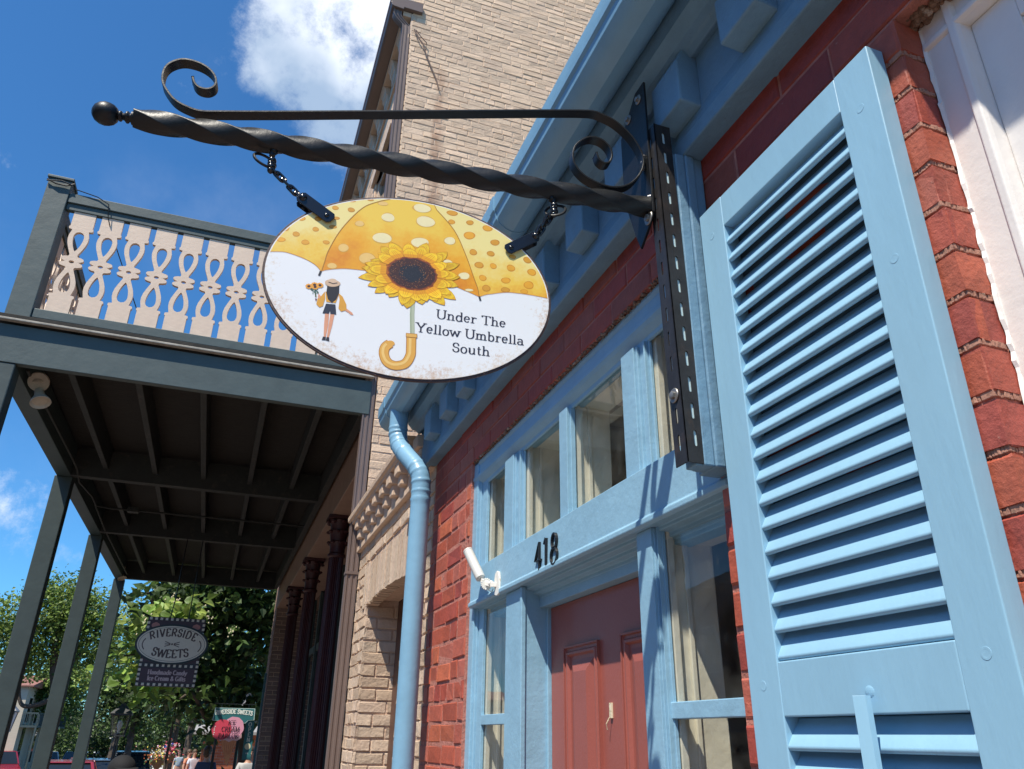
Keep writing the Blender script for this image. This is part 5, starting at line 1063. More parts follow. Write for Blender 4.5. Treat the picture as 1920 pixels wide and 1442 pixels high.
circ = lambda cx, cz, r, n=28, w=.03: [(cx+r*(1+w*sin(5*i))*cos(2*pi*i/n), cz+r*(1+w*sin(4*i+1))*sin(2*pi*i/n)) for i in range(n)]
slab(b_, [(.27, -.02), (.25, -.07), (.31, -.11), (.40, -.10), (.46, -.13), (.53, -.10), (.60, -.11), (.67, -.06), (.66, .0)], fI, -12, 3, (.80, .50, .52))
slab(b_, circ(.50, .10, .185), fI, -12, 4, (.78, .36, .50)); slab(b_, circ(.31, .07, .168), fI, 4.2, 6, (.66, .07, .12))
for zz in (.12, .09, .06, .02, -.01): slab(b_, circ(.185+random.uniform(-.01, .01), zz, .010, 8), fI, 6.2, 7, (.85, .8, .8))
b_.build('ice_cream_cone', M['print'], ic)
b_ = MB(wc=True); fi = lambda x, z, q: fI(x, z, 8+q*.15)
text(b_, 'RIVERSIDE SWEETS', .48, 0, .075, lambda x, z, q: fI(x, z, 2+q*.15), .22, .14, False, (.80, .88, .84), center=True, sx=.80, place=lambda x: (x, .305+.03*(1-((x-.48)/.33)**2), -.12*(x-.48)/.33))
text(b_, 'ICE', .47, .150, .075, fi, .15, .07, True, (.03, .02, .03), center=True); text(b_, 'CREAM', .46, .040, .078, fi, .15, .07, True, (.03, .02, .03), center=True, sx=1.0); text(b_, 'PARLOR', .44, -.070, .078, fi, .15, .07, True, (.03, .02, .03), center=True, sx=.98)
b_.build('lettering', M['print'], ic)
b_ = MB(); b_.tube([(.13, 16.03, .50), (.86, 16.03, .50)], .008, 6); b_.tube([(.25, 16.03, .43), (.25, 16.03, .5)], .006, 6); b_.tube([(.72, 16.03, .43), (.72, 16.03, .5)], .006, 6)
for x in (.235, .615): b_.box(x-.022, x+.022, 16.03, 16.07, zr(16), .18)
b_.build('sign_posts', M['black'], ic)
# OPEN banner on a teal post
op = thing('open_banner', 'narrow teal banner reading OPEN, on the post right of the ice cream sign', 'banner', (.79, 16.1, zr(16)))
b_ = MB(wc=True); fO = lambda x, z, off=0: Vector((x-.055*(.2-z)*-.5-.0, 16.1-off*.0015, z)); slab(b_, [(.715, .22), (.865, .22), (.865, -.42), (.715, -.42)], fO, -6, 0, TE); b_.build('banner_cloth', M['print'], op)
b_ = MB(wc=True)
for ch, z_ in (('O', .13), ('P', .045), ('E', -.04), ('N', -.125)): text(b_, ch, .79, z_, .07, lambda x, z, q: fO(x, z, 1+q*.15), .2, .1, False, (.75, .78, .70), center=True)
slab(b_, circ(.79, -.20, .052, 24, 0), fO, .5, 1, (.72, .66, .45)); text(b_, 'ICE', .79, -.325, .025, lambda x, z, q: fO(x, z, 1+q*.15), .2, .1, False, (.6, .7, .68), center=True)
b_.build('lettering', M['print'], op)
b_ = MB(); b_.box(.865, .99, 15.0, 15.06, zr(15), .98); b_.box(.855, 1.0, 14.99, 15.07, .86, .875); b_.box(.84, .87, 15.0, 15.9, .20, .215)
o = b_.build('teal_post', mat('teal_post_paint', (0.045, 0.13, 0.15), 0.5, bump=.002, bscale=20, vary=.12, vscale=6), op, bevel=.004)
# lamps
def lantern(name, label, x, y, zb, zt, w, body, gl, group=None, glow=None, arm=False):
    t = thing(name, label, 'street lamp', (x, y, zb), group); hgt = w*1.15
    p_ = MB()
    if not arm: p_.lathe([(.11, zb), (.10, zb+.25), (.05, zb+.3), (.035, zb+.9), (.03, zt-w*1.75), (.045, zt-w*1.72), (.03, zt-w*1.65)], (x, y, 0), (0, 0, 1), 14)
    p_.build('pole', body, t, smooth=True) if not arm else None
    f_ = MB(); z1 = zt-w*.62; z0 = z1-hgt; a0, a1 = w*.34, w*.5
    for sx_ in (-1, 1):
        for sy_ in (-1, 1): f_.tube([(x+sx_*a0, y+sy_*a0, z0), (x+sx_*a1, y+sy_*a1, z1)], w*.028, 6)
    def fr_(z, a, h): f_.box(x-a, x+a, y-a, y-a+.02, z, z+h); f_.box(x-a, x+a, y+a-.02, y+a, z, z+h); f_.box(x-a, x-a+.02, y-a+.02, y+a-.02, z, z+h); f_.box(x+a-.02, x+a, y-a+.02, y+a-.02, z, z+h)
    fr_(z0-.01, a0+.01, .02); fr_(z1-.01, a1+.02, .025)
    for i in range(4):
        t_ = pi/4+i*pi/2; f_.tube([(x+a0*.9*cos(t_)*1.3, y+a0*.9*sin(t_)*1.3, z0), (x+.03*cos(t_), y+.03*sin(t_), zt-w*1.9)], w*.02, 5)
    if arm: f_.tube([(x, y, zt), (x, y, zt+.12)], .02, 8)
    f_.build('lantern_frame', body, t)
    r_ = MB(); r = 1.41*a1+.02
    def pyr(z, a): return [(x-a, y-a, z), (x+a, y-a, z), (x+a, y+a, z), (x-a, y+a, z)]
    P = pyr(z1+.016, a1+.03)+pyr(z1+w*.42, a1*.5)+pyr(z1+w*.44, a1*.5)+pyr(z1+w*.5, a1*.42); r_.add(P, [(3, 2, 1, 0)]+[(i*4+q, i*4+(q+1) % 4, i*4+4+(q+1) % 4, i*4+4+q) for i in range(3) for q in range(4)]+[(12, 13, 14, 15)]); r_.lathe([(a1*.3, z1+w*.5), (a1*.32, zt-.01), (.001, zt)], (x, y, 0), (0, 0, 1), 10)
    r_.build('lantern_roof', body, t)
    g_ = MB(); P = [(x+sx_*a0*.93, y+sy_*a0*.93, z0+.012) for sx_, sy_ in ((-1, -1), (1, -1), (1, 1), (-1, 1))]+[(x+sx_*a1*.95, y+sy_*a1*.95, z1-.012) for sx_, sy_ in ((-1, -1), (1, -1), (1, 1), (-1, 1))]
    g_.add(P, [(q, (q+1) % 4, 4+(q+1) % 4, 4+q) for q in range(4)]); g_.build('lantern_glass', gl, t)
    b_ = MB(); b_.lathe([(.02, z0), (.02, z0+hgt*.3), (.045, z0+hgt*.45), (.03, z0+hgt*.7), (.001, z0+hgt*.75)], (x, y, 0), (0, 0, 1), 10); b_.build('bulb', M['plasticw'], t, smooth=True)
    return t
M['thinglass'] = glass('lantern_glass_clear', (0.9, 0.9, 0.88), 0.02, .03)
M['milk'] = mat('frosted_lantern', (0.62, 0.62, 0.66), 0.4)
lp = mat('dark_lamp_iron', (0.035, 0.038, 0.042), 0.45, vary=.1)
lantern('street_lamp', 'black street lamp with a clear glass lantern, right of the green balcony posts', -1.37, 16.0, zr(16), 0.46, 0.29, lp, M['thinglass'])
lantern('street_lamp', 'grey street lamp with a frosted white lantern at the left edge', -4.28, 22.0, zr(22)-.13, 0.62, 0.36, mat('grey_lamp', (0.2, 0.2, 0.21), .5), M['milk'])
lantern('street_lamp', 'small green topped lantern above the ice cream cone sign', 0.86, 22.0, zr(22), 1.15, 0.32, mat('verdigris_lamp', (0.06, 0.20, 0.15), .5), M['milk'])

# ---------------------------------------------------------------- trees
def leafmat(name, transl=.35): return mat(name, (0.1, 0.2, 0.05), 0.5, attr=True, transl=transl, spec=.4)
LM = leafmat('leaf'); BARK = mat('bark', (0.085, 0.065, 0.05), .9, bump=.02, bscale=12, vary=.3, vscale=6)
def tree(name, label, base, limbs, blobs, nclump, per, lsz, cols, seed, group=None, clr=.55, big=False):
    rnd = random.Random(seed); t = thing(name, label, 'tree', base, group)
    tr = MB()
    for pts, r0, r1 in limbs:
        pp_ = cr3(pts, 5); n = len(pp_); tr.tube(pp_, 1.0, 9, scale=[r0+(r1-r0)*i/(n-1) for i in range(n)])
    tr.build('trunk', BARK, t, smooth=True)
    V = []; F = []; C = []
    tot = sum(b[3]**2 for b in blobs)
    for (bx, by, bz, br_) in blobs:
        k = max(3, int(nclump*br_**2/tot))
        for _ in range(k):
            u = Vector((rnd.gauss(0, 1), rnd.gauss(0, 1), rnd.gauss(0, 1))).normalized(); rr = br_*(rnd.uniform(.35, 1.0)**.5); c = Vector((bx, by, bz))+Vector((u.x*rr, u.y*rr, u.z*rr*.85))
            col = rnd.choice(cols); kk = rnd.uniform(.65, 1.35); cr__ = clr*rnd.uniform(.6, 1.3)
            for q in range(per):
                p = c+Vector((rnd.gauss(0, 1)*cr__, rnd.gauss(0, 1)*cr__, rnd.gauss(0, .7)*cr__))
                nr = Vector((rnd.gauss(0, .7), rnd.gauss(0, .7)-.15, rnd.uniform(.2, 1.2))).normalized(); a = nr.orthogonal().normalized(); a.rotate(Matrix.Rotation(rnd.uniform(0, 6.28), 3, nr)); b = nr.cross(a); s = lsz*rnd.uniform(.65, 1.3); i0 = len(V)
                if big: pts = [(0, -.5, 0), (.38, -.30, .06), (.42, .02, .10), (.0, .85, -.12), (-.42, .02, .10), (-.38, -.30, .06), (0, -.1, 0)]; Fs = [(0, 1, 2, 6), (6, 2, 3), (6, 3, 4), (0, 6, 4, 5)]
                else: pts = [(0, -.5, 0), (.36, 0, .08), (0, .55, -.05), (-.36, 0, .08)]; Fs = [(0, 1, 2), (0, 2, 3)]
                V += [tuple(p+a*x*s+b*y*s+nr*z*s) for x, y, z in pts]; kv = kk*rnd.uniform(.8, 1.2)
                for f_ in Fs: F.append(tuple(i0+j for j in f_)); C.append((col[0]*kv, col[1]*kv, col[2]*kv))
    m_ = MB(wc=True); m_.v = V; m_.f = F; m_.c = C; m_.build('crown', LM, t); return t
def cr3(pts, n=5):
    P = [Vector(p) for p in pts]; out = []
    for i in range(len(P)-1):
        p0 = P[max(i-1, 0)]; p1 = P[i]; p2 = P[i+1]; p3 = P[min(i+2, len(P)-1)]
        for q in range(n): t = q/n; out.append(0.5*((2*p1)+(p2-p0)*t+(2*p0-5*p1+4*p2-p3)*t*t+(3*p1-p0-3*p2+p3)*t**3))
    return out+[P[-1]]
GR = [(.10, .17, .035), (.13, .21, .04), (.075, .13, .03), (.17, .24, .045), (.05, .09, .025)]
GD = [(.045, .08, .022), (.06, .11, .03), (.03, .055, .018), (.09, .15, .035)]
GY = [(.20, .26, .04), (.15, .22, .04), (.24, .27, .05), (.09, .15, .03)]
b0 = zr(18)
tree('catalpa_tree', 'broad leaved tree with big heart shaped leaves behind the candy sign', (-.1, 18.5, b0), [([(.95, 19.5, b0), (.9, 19.5, b0+1.5), (0.5, 19.2, .9), (.1, 18.6, 3)], .13, .07), ([(0, 18.5, .6), (-.8, 18, 1.6), (-1.5, 17.6, 2.6)], .08, .03), ([(.1, 18.5, .8), (.8, 18.8, 1.8), (1.3, 19, 3)], .08, .03), ([(0, 18.5, .3), (-.3, 17.6, .7), (-.5, 17, .6)], .05, .02)],
     [(-.3, 18.3, 2.1, 1.25), (.5, 18.6, 1.9, 1.2), (-1.0, 17.8, 2.3, .75), (.2, 18.6, .8, .8), (.0, 18.8, 3.6, 1.7), (1.2, 19, 3.0, 1.4), (-.55, 17.6, .75, .5), (.75, 18.6, .55, .55), (.3, 18.4, .1, .35)], 760, 9, .155, GD+GD+GD+[(.11, .17, .04)], 11, clr=.25, big=True)
fo = MB()
tree('catalpa_branch', 'sunlit', (-.6, 17.4, b0), [([(-.6, 17.4, b0), (-.6, 17.4, 1.2), (-1.0, 16, 1.3), (-1.5, 15.5, 1.2)], .03, .012)], [(-1.25, 15.8, 1.55, .42), (-1.0, 16.0, .9, .38), (-1.45, 15.8, 1.0, .28), (-.75, 16.0, 2.0, .4)], 52, 9, .165, [(.22, .33, .05), (.17, .28, .05), (.12, .2, .04), (.28, .36, .08)], 12, clr=.2, big=True)
bt = bpy.data.objects['catalpa_branch']; bt.name = 'young_catalpa_tree'; bt['label'] = 'young tree with bright sunlit heart shaped leaves, left of the candy sign'
fl_ = MB(); rf = random.Random(5)
for c in ((-1.25, 15.6, 1.85), (-.9, 15.7, 2.25), (-1.35, 15.5, 1.45), (-.2, 17.0, 2.1), (.2, 17.1, 1.9), (-.45, 16.9, 2.35)):
    for q in range(9): fl_.ball((c[0]+rf.gauss(0, .05), c[1]+rf.gauss(0, .05), c[2]+rf.gauss(0, .06)), .017, 5)
fl_.build('blossom', mat('cream_blossom', (.7, .62, .42), .6), bt)
zt_ = zr(36)
tree('maple_tree', 'tall maple with a crooked grey branch, seen between the left balcony posts', (-5.4, 36, zt_), [([(-5.5, 36, zt_), (-5.4, 36, 0), (-5.55, 36, 1.2), (-5.9, 36, 2.6), (-6.2, 36, 5)], .24, .12), ([(-5.5, 36, 1.25), (-5.95, 35.9, .95), (-6.5, 35.9, .85), (-6.75, 35.9, 1.2), (-6.85, 35.8, 1.9)], .10, .05), ([(-5.7, 36, 1.8), (-4.9, 36, 3), (-4.5, 36, 4.4)], .10, .05)],
     [(-6.3, 36, 4.0, 1.7), (-5.2, 36, 4.1, 1.4), (-7.4, 36.4, 3.1, 1.1), (-4.7, 36.2, 3.2, 1.2), (-5.9, 36, 4.9, 1.1), (-6.7, 36, 2.4, .7), (-7.9, 36, 4.0, .9)], 420, 42, .13, [(.15, .23, .04), (.19, .27, .05), (.11, .18, .035), (.22, .29, .06), (.08, .13, .03)], 21, clr=.34)
rt = random.Random(4)
SP = [(-5.6, 70, -.4, 2.4, GD), (-2.2, 74, -.6, 2.6, GD), (-12.5, 84, -.2, 3.0, GD), (-3.2, 43, 2.0, 2.1, GD), (-1.5, 50, 3.4, 3.0, GR), (1.2, 46, 3.2, 2.6, GR), (-4.6, 52, 4.4, 3.0, GY), (-8.5, 78, 1.5, 4.0, GD), (-4.0, 84, 1.6, 4.4, GD), (1.0, 80, 2.0, 4.2, GD), (3.2, 60, 2.8, 3.4, GR), (-14.5, 88, 2.6, 4.8, GR), (-19.5, 80, 3.0, 5.2, GD), (-10.2, 66, 3.2, 2.6, GR), (-0.9, 62, 6.2, 3.6, GR)]
LB = ['low dark tree behind the row of parked cars at the posts', 'low dark tree behind the flower baskets and small flags', 'low dark tree between the beige house and the white van', 'dark leafy tree just right of the third balcony post', 'mid green tree behind the dark leafy tree', 'loose green tree right of the candy sign, above the lanterns', 'yellow green tree left of the bright heart leaves', 'dark round tree beyond the parked cars', 'broad dark tree behind the clear glass street lamp', 'dark tree far down the street behind the people', 'pale green tree beside the end wall of the balcony', 'distant green tree left of the far houses', 'far dark tree at the left edge of the street', 'green tree beside the far beige house', 'tall tree showing its top under the balcony edge']
for i, (x, y, z, r, cs_) in enumerate(SP):
    g0 = zr(y)-.13
    bl = [(x, y, z, r*.72), (x-r*.45, y, z-r*.2, r*.5), (x+r*.45, y+.3, z-r*.1, r*.5), (x+.1*r, y, z+r*.5, r*.5), (x-.3*r, y-.2, z-.55*r, r*.4), (x+.35*r, y-.3, z-.6*r, r*.38)]
    tree('background_tree', LB[i], (x, y, g0), [([(x, y, g0), (x+.1, y, (g0+z)/2), (x, y, z+r*.3)], .16+.03*r, .06), ([(x, y, (g0+z)/2), (x+r*.3, y, z), (x+r*.5, y, z+.3*r)], .1, .03)], bl, 150, 34 if y < 70 else 22, .11+.0018*y, cs_, 100+i, 'trees down the street', clr=.16*r)

V = []; rw = random.Random(9); wd_ = MB(wc=True)
for i in range(420):
    cx_ = rw.uniform(-34, 22); cy_ = rw.uniform(124, 134); cz_ = rw.uniform(-4.5, 1.8+1.6*sin(cx_*.35)+1.2*sin(cx_*.9)); c0 = rw.choice(GD+GR[:1]); k0 = rw.uniform(.6, 1.3)
    for q in range(34):
        p = Vector((cx_+rw.gauss(0, .55), cy_+rw.gauss(0, .5), cz_+rw.gauss(0, .45))); n__ = Vector((rw.gauss(0, .8), rw.gauss(0, .8)-.4, rw.uniform(0, 1))).normalized(); a__ = n__.orthogonal().normalized(); b__ = n__.cross(a__); s__ = rw.uniform(.22, .42); kk = k0*rw.uniform(.8, 1.2)
        wd_.add([p+a__*s__, p+b__*s__, p-a__*s__, p-b__*s__], [(0, 1, 2, 3)], (c0[0]*kk, c0[1]*kk, c0[2]*kk))
tag(wd_.build('distant_woods', LM), 'dense dark woods closing the far end of the street behind the brick houses', 'woods', kind='stuff')
# ---------------------------------------------------------------- distant houses
def house(label, x0, x1, y0, y1, z0, z1, wallc, roofc, wins, roofh=1.2, extra=None, gable='x'):
    t = thing('house', label, 'house', ((x0+x1)/2, (y0+y1)/2, z0)); w_ = mat('house_wall', wallc, .8, bump=.006, bscale=6, stretch=(1, 1, 8), vary=.1, vscale=2)
    b_ = MB(); b_.box(x0, x1, y0, y1, z0, z1); b_.build('wall', w_, t)
    b_ = MB(); e = .3
    if gable == 'x': b_.prism([(x0-e, z1), (x1+e, z1), (x1+e, z1+.08), ((x0+x1)/2, z1+roofh), (x0-e, z1+.08)], lambda p, q, tt: (p, tt, q), y0-e, y1+e)
    else: b_.prism([(y0-e, z1), (y1+e, z1), (y1+e, z1+.08), ((y0+y1)/2, z1+roofh), (y0-e, z1+.08)], lambda p, q, tt: (tt, p, q), x0-e, x1+e)
    b_.build('roof', mat('house_roof', roofc, .8, vary=.2), t)
    for (f, a, bz, ww, hh) in wins:
        b_ = MB()
        if f == 'y': b_.box(a-.08, a+ww+.08, y0-.05, y0-.001, bz-.08, bz+hh+.08)
        else: b_.box(x1+.001, x1+.05, a-.08, a+ww+.08, bz-.08, bz+hh+.08)
        o = b_.build('window', M['cream'], t); b_ = MB()
        if f == 'y': b_.box(a, a+ww, y0-.06, y0-.052, bz, bz+hh)
        else: b_.box(x1+.052, x1+.06, a, a+ww, bz, bz+hh)
        b_.build('pane', M['glassdark'], o).location = (0, 0, 0)
    return t
h1 = house('beige clapboard house with a small dark balcony, at the far left', -22, -11.2, 62, 74, -3.2, 2.65, (.52, .46, .36), (.28, .13, .10), [('x', 63, .5, .9, 1.5), ('x', 66, .5, .9, 1.5), ('x', 70, .5, .9, 1.5), ('x', 63, -2.0, 1.1, 2.2), ('x', 67, -2, 1.5, 2.2)], 1.0, gable='y')
b_ = MB(); b_.box(-11.19, -10.2, 62, 74, .20, .32); b_.box(-10.3, -10.2, 62, 62.1, -3.0, .2); b_.box(-10.3, -10.2, 66, 66.1, -3.0, .2); b_.box(-10.25, -10.2, 62, 74, 1.02, 1.1)
for i in range(60): b_.box(-10.24, -10.21, 62+i*.2, 62.03+i*.2, .32, 1.02)
b_.box(-11.19, -10.2, 62, 62.06, 1.02, 1.1)
for i in range(5): b_.box(-11.1+i*.2, -11.07+i*.2, 62, 62.03, .32, 1.02)
b_.build('upper_gallery', M['green'], h1)
house('red brick house with white framed windows beyond the parked cars', -7.6, -3.9, 112, 120, -4.2, -.55, (.42, .10, .07), (.45, .43, .42), [('y', -7.2, -1.75, .6, .8), ('y', -6.0, -1.75, .6, .8), ('y', -4.8, -1.75, .6, .8), ('y', -7.2, -3.2, .6, .8), ('y', -4.8, -3.2, .6, .8)], .7, gable='y')
house('darker red brick house with a pale cornice, left of the other brick house', -11.0, -8.9, 110, 118, -4.2, -.85, (.26, .07, .06), (.5, .48, .45), [('y', -10.7, -2.2, .5, .8), ('y', -9.7, -2.2, .5, .8)], .3, gable='y')
ob = house('orange brick building behind the ice cream cone sign', 0.06, 8, 26, 36, -2.4, -.02, (.40, .12, .05), (.3, .28, .26), [('x', 30, -1.5, .6, .8)], .3, gable='y')
for m in bpy.data.objects:
    if m.parent == ob and m.name.startswith('wall'): bpy.data.objects.remove(m); break
b_ = MB(wc=True); bricks(b_, lambda u, v, w: (u, 26-w, v), .06, 4.0, -2.0, -.02, .075, .215, [(.46, .13, .05), (.42, .12, .05), (.5, .15, .06), (.38, .1, .045)], jit=.001)
bricks(b_, lambda u, v, w: (.06-w, u, v), 26, 36, -2.4, -.02, .075, .215, [(.46, .13, .05), (.42, .12, .05)], jit=.001); b_.build('wall', mat('orange_brick', (.4, .1, .05), .8, attr=True, vary=.15, vscale=20), ob)
b_ = MB(); b_.box(.067, 7.9, 26.008, 35.9, -2.4, -.021); b_.build('mortar', mat('grey_mortar', (.42, .33, .27), .9), ob)
for i, (y0, y1, hh, wc__, lb) in enumerate([(-42, -14, 8.5, (.30, .10, .07), 'unseen red brick row added across the street behind the viewer to block sky'), (-13.8, 9, 9.5, (.28, .20, .15), 'unseen brown brick row added across the street to block sky, the middle one'), (9.2, 34, 8.0, (.22, .08, .06), 'unseen dark brick row added across the street beside the maple to block sky')]):  # out of view, added to block sky and cut the fill from the street side
    house(lb, -32, -19, y0, y1, G-.8, G+hh, wc__, (.12, .11, .11), [('x', y0+2+3.2*k_, G+1.2+3.3*f_, 1.1, 1.8) for k_ in range(int((y1-y0-2)/3.2)) for f_ in (0, 1)], .8, gable='y')
# market stand
ms = thing('street_stand', 'small pale green kiosk with a printed panel between the balcony posts', 'kiosk', (-8.3, 55, zr(55)-.13))
b_ = MB(); b_.box(-8.75, -8.0, 55, 56, .12, .25); b_.box(-8.72, -8.66, 55, 55.06, -2.6, .12); b_.box(-8.1, -8.04, 55, 55.06, -2.6, .12); b_.box(-8.5, -8.42, 55, 55.9, .25, .85); b_.build('frame', mat('pale_green_frame', (.30, .36, .25), .6), ms)
b_ = MB(wc=True); 
for i in range(7):
    for j_ in range(8): b_.box(-8.36+i*.05, -8.31+i*.05, 54.98, 54.99, .22+j_*.07, .29+j_*.07, random.choice([(.5, .45, .45), (.08, .06, .1), (.35, .12, .14), (.2, .2, .28)]))
b_.build('printed_panel', M['print'], ms)

# ---------------------------------------------------------------- parked cars
def car_proto(kind):
    t = thing('parked_car', 'x', 'car', (0, 0, 0)); Lc_, Wc = (4.5, 1.82); van = kind == 'suv'; H = 1.74 if van else 1.45
    b_ = MB(); prof = [(-2.2, .30), (-2.24, .55), (-2.15, .82), (-1.2, .95 if not van else 1.05), (1.5, .98 if not van else 1.08), (2.18, .92 if not van else 1.05), (2.24, .6), (2.2, .30)]
    b_.prism(prof, lambda p, q, tt: (tt, p, q), -.91, .91); body = b_.build('body', M['plastic'], t, bevel=.07, segs=3, local=True, smooth=True)
    zb = .94 if not van else 1.04; cab = [(-1.25, zb, .84), (-.55 if not van else -.65, H-.03, .66), (0.1, H, .66), (1.0 if not van else 1.75, H-.04, .66), (1.75 if not van else 2.15, zb, .84)]
    P = [(-w_, y, z) for y, z, w_ in cab]+[(w_, y, z) for y, z, w_ in cab]; n = 5
    b_ = MB(); b_.add(P, [tuple(range(n))[::-1], tuple(range(n, 2*n))]+[(i, (i+1) % n, n+(i+1) % n, n+i) for i in range(n)]); b_.build('windows', M['glassdark'], t, bevel=.03, local=True)
    b_ = MB(); b_.prism([(-.62, H-.035), (0.1, H-.005), ((1.02 if not van else 1.77), H-.045), ((1.02 if not van else 1.77), H-.01), (0.1, H+.035), (-.60, H)], lambda p, q, tt: (tt, p, q), -.69, .69)
    for s_ in (-1, 1):
        for (a_, b__) in (((-1.25, zb), (-.57 if not van else -.67, H-.02)), ((0.25, zb), (.25, H-.01)), ((1.75 if not van else 2.15, zb), (1.0 if not van else 1.75, H-.03))):
            b_.sweep([(s_*.86, a_[0], a_[1]), (s_*.68, b__[0], b__[1])], [(-.04, -.03), (.04, -.03), (.04, .03), (-.04, .03)])
    b_.build('roof', M['plastic'], t, bevel=.02, local=True)
    for sx_ in (-1, 1):
        for y in (-1.4, 1.35):
            w_ = MB(); w_.lathe([(.2, -.11), (.31, -.10), (.335, -.06), (.335, .06), (.31, .10), (.2, .11)], (sx_*.84, y, .335), (1, 0, 0), 20); w = w_.build('wheel', M['black'], t, local=True, smooth=True)
            w_ = MB(); w_.lathe([(.001, -.115), (.2, -.112), (.2, .112), (.001, .115)], (sx_*.84, y, .335), (1, 0, 0), 14); w_.build('rim', M['zinc'], w, local=True)
        h_ = MB(); h_.box(sx_*.72-.14, sx_*.72+.14, -2.27, -2.2, .62, .74); h_.build('headlight', M['plasticw'], t, local=True, bevel=.02)
        h_ = MB(); h_.box(sx_*.75-.1, sx_*.75+.1, 2.2, 2.27, .72, .9); h_.build('tail_light', mat('tail_lamp', (.4, .01, .01), .2), t, local=True, bevel=.02)
    return t
protos = {k: car_proto(k) for k in ('suv', 'sedan')}
used = set()
def kids(o): return [c for c in bpy.data.objects if c.parent == o]
def copytree(o, parent=None):
    ch = kids(o); c = o.copy(); link(c); c.parent = parent
    for q in ch: copytree(q, c)
    return c
def place_car(kind, x, y, rz, colr, label):
    t = protos[kind]
    if kind in used: t = copytree(protos[kind])
    used.add(kind); t.location = (x, y, zr(y)-.13); t.rotation_euler = (0, 0, rz); t['label'] = label; t['group'] = 'cars parked down the street'
    pm_ = mat('car_paint', colr, .25, coat=.6)
    for c in kids(t):
        if c.name.split('.')[0] in ('body', 'roof'): c.material_slots[0].link = 'OBJECT'; c.material_slots[0].material = pm_
CARS = [('suv', -11.6, 61, .35, (.22, .015, .03), 'dark red car at the far left, in front of the beige house'),
        ('suv', -11.3, 76, .2, (.75, .75, .77), 'white van seen between the second and third balcony posts'),
        ('suv', -9.25, 76, .1, (.05, .07, .11), 'dark blue car just right of the third balcony post'),
        ('suv', -8.45, 82, .1, (.78, .78, .78), 'white high roofed car right of the dark blue one'),
        ('suv', -7.2, 77, .1, (.10, .14, .20), 'slate blue car behind the pole of the clear lantern'),
        ('sedan', -6.35, 84, .1, (.8, .8, .8), 'low white car right of the clear lantern pole'),
        ('suv', -5.7, 90, .1, (.06, .10, .18), 'navy car right of the low white car'),
        ('suv', -4.3, 92, .1, (.12, .16, .22), 'blue grey car far down the street below the brick house'),
        ('sedan', -3.75, 36.5, .3, (.10, .15, .22), 'steel blue car with roof rails, nearest the pavement'),
        ('sedan', -3.55, 27.5, .08, (.25, .02, .03), 'maroon car with its roof just in view at the bottom'),
        ('suv', -2.95, 44, .1, (.04, .05, .06), 'dark car beside the flower baskets'),
        ('suv', -2.2, 60, .1, (.7, .7, .68), 'pale car behind the dark car beside the flowers')]
for c in CARS: place_car(*c)

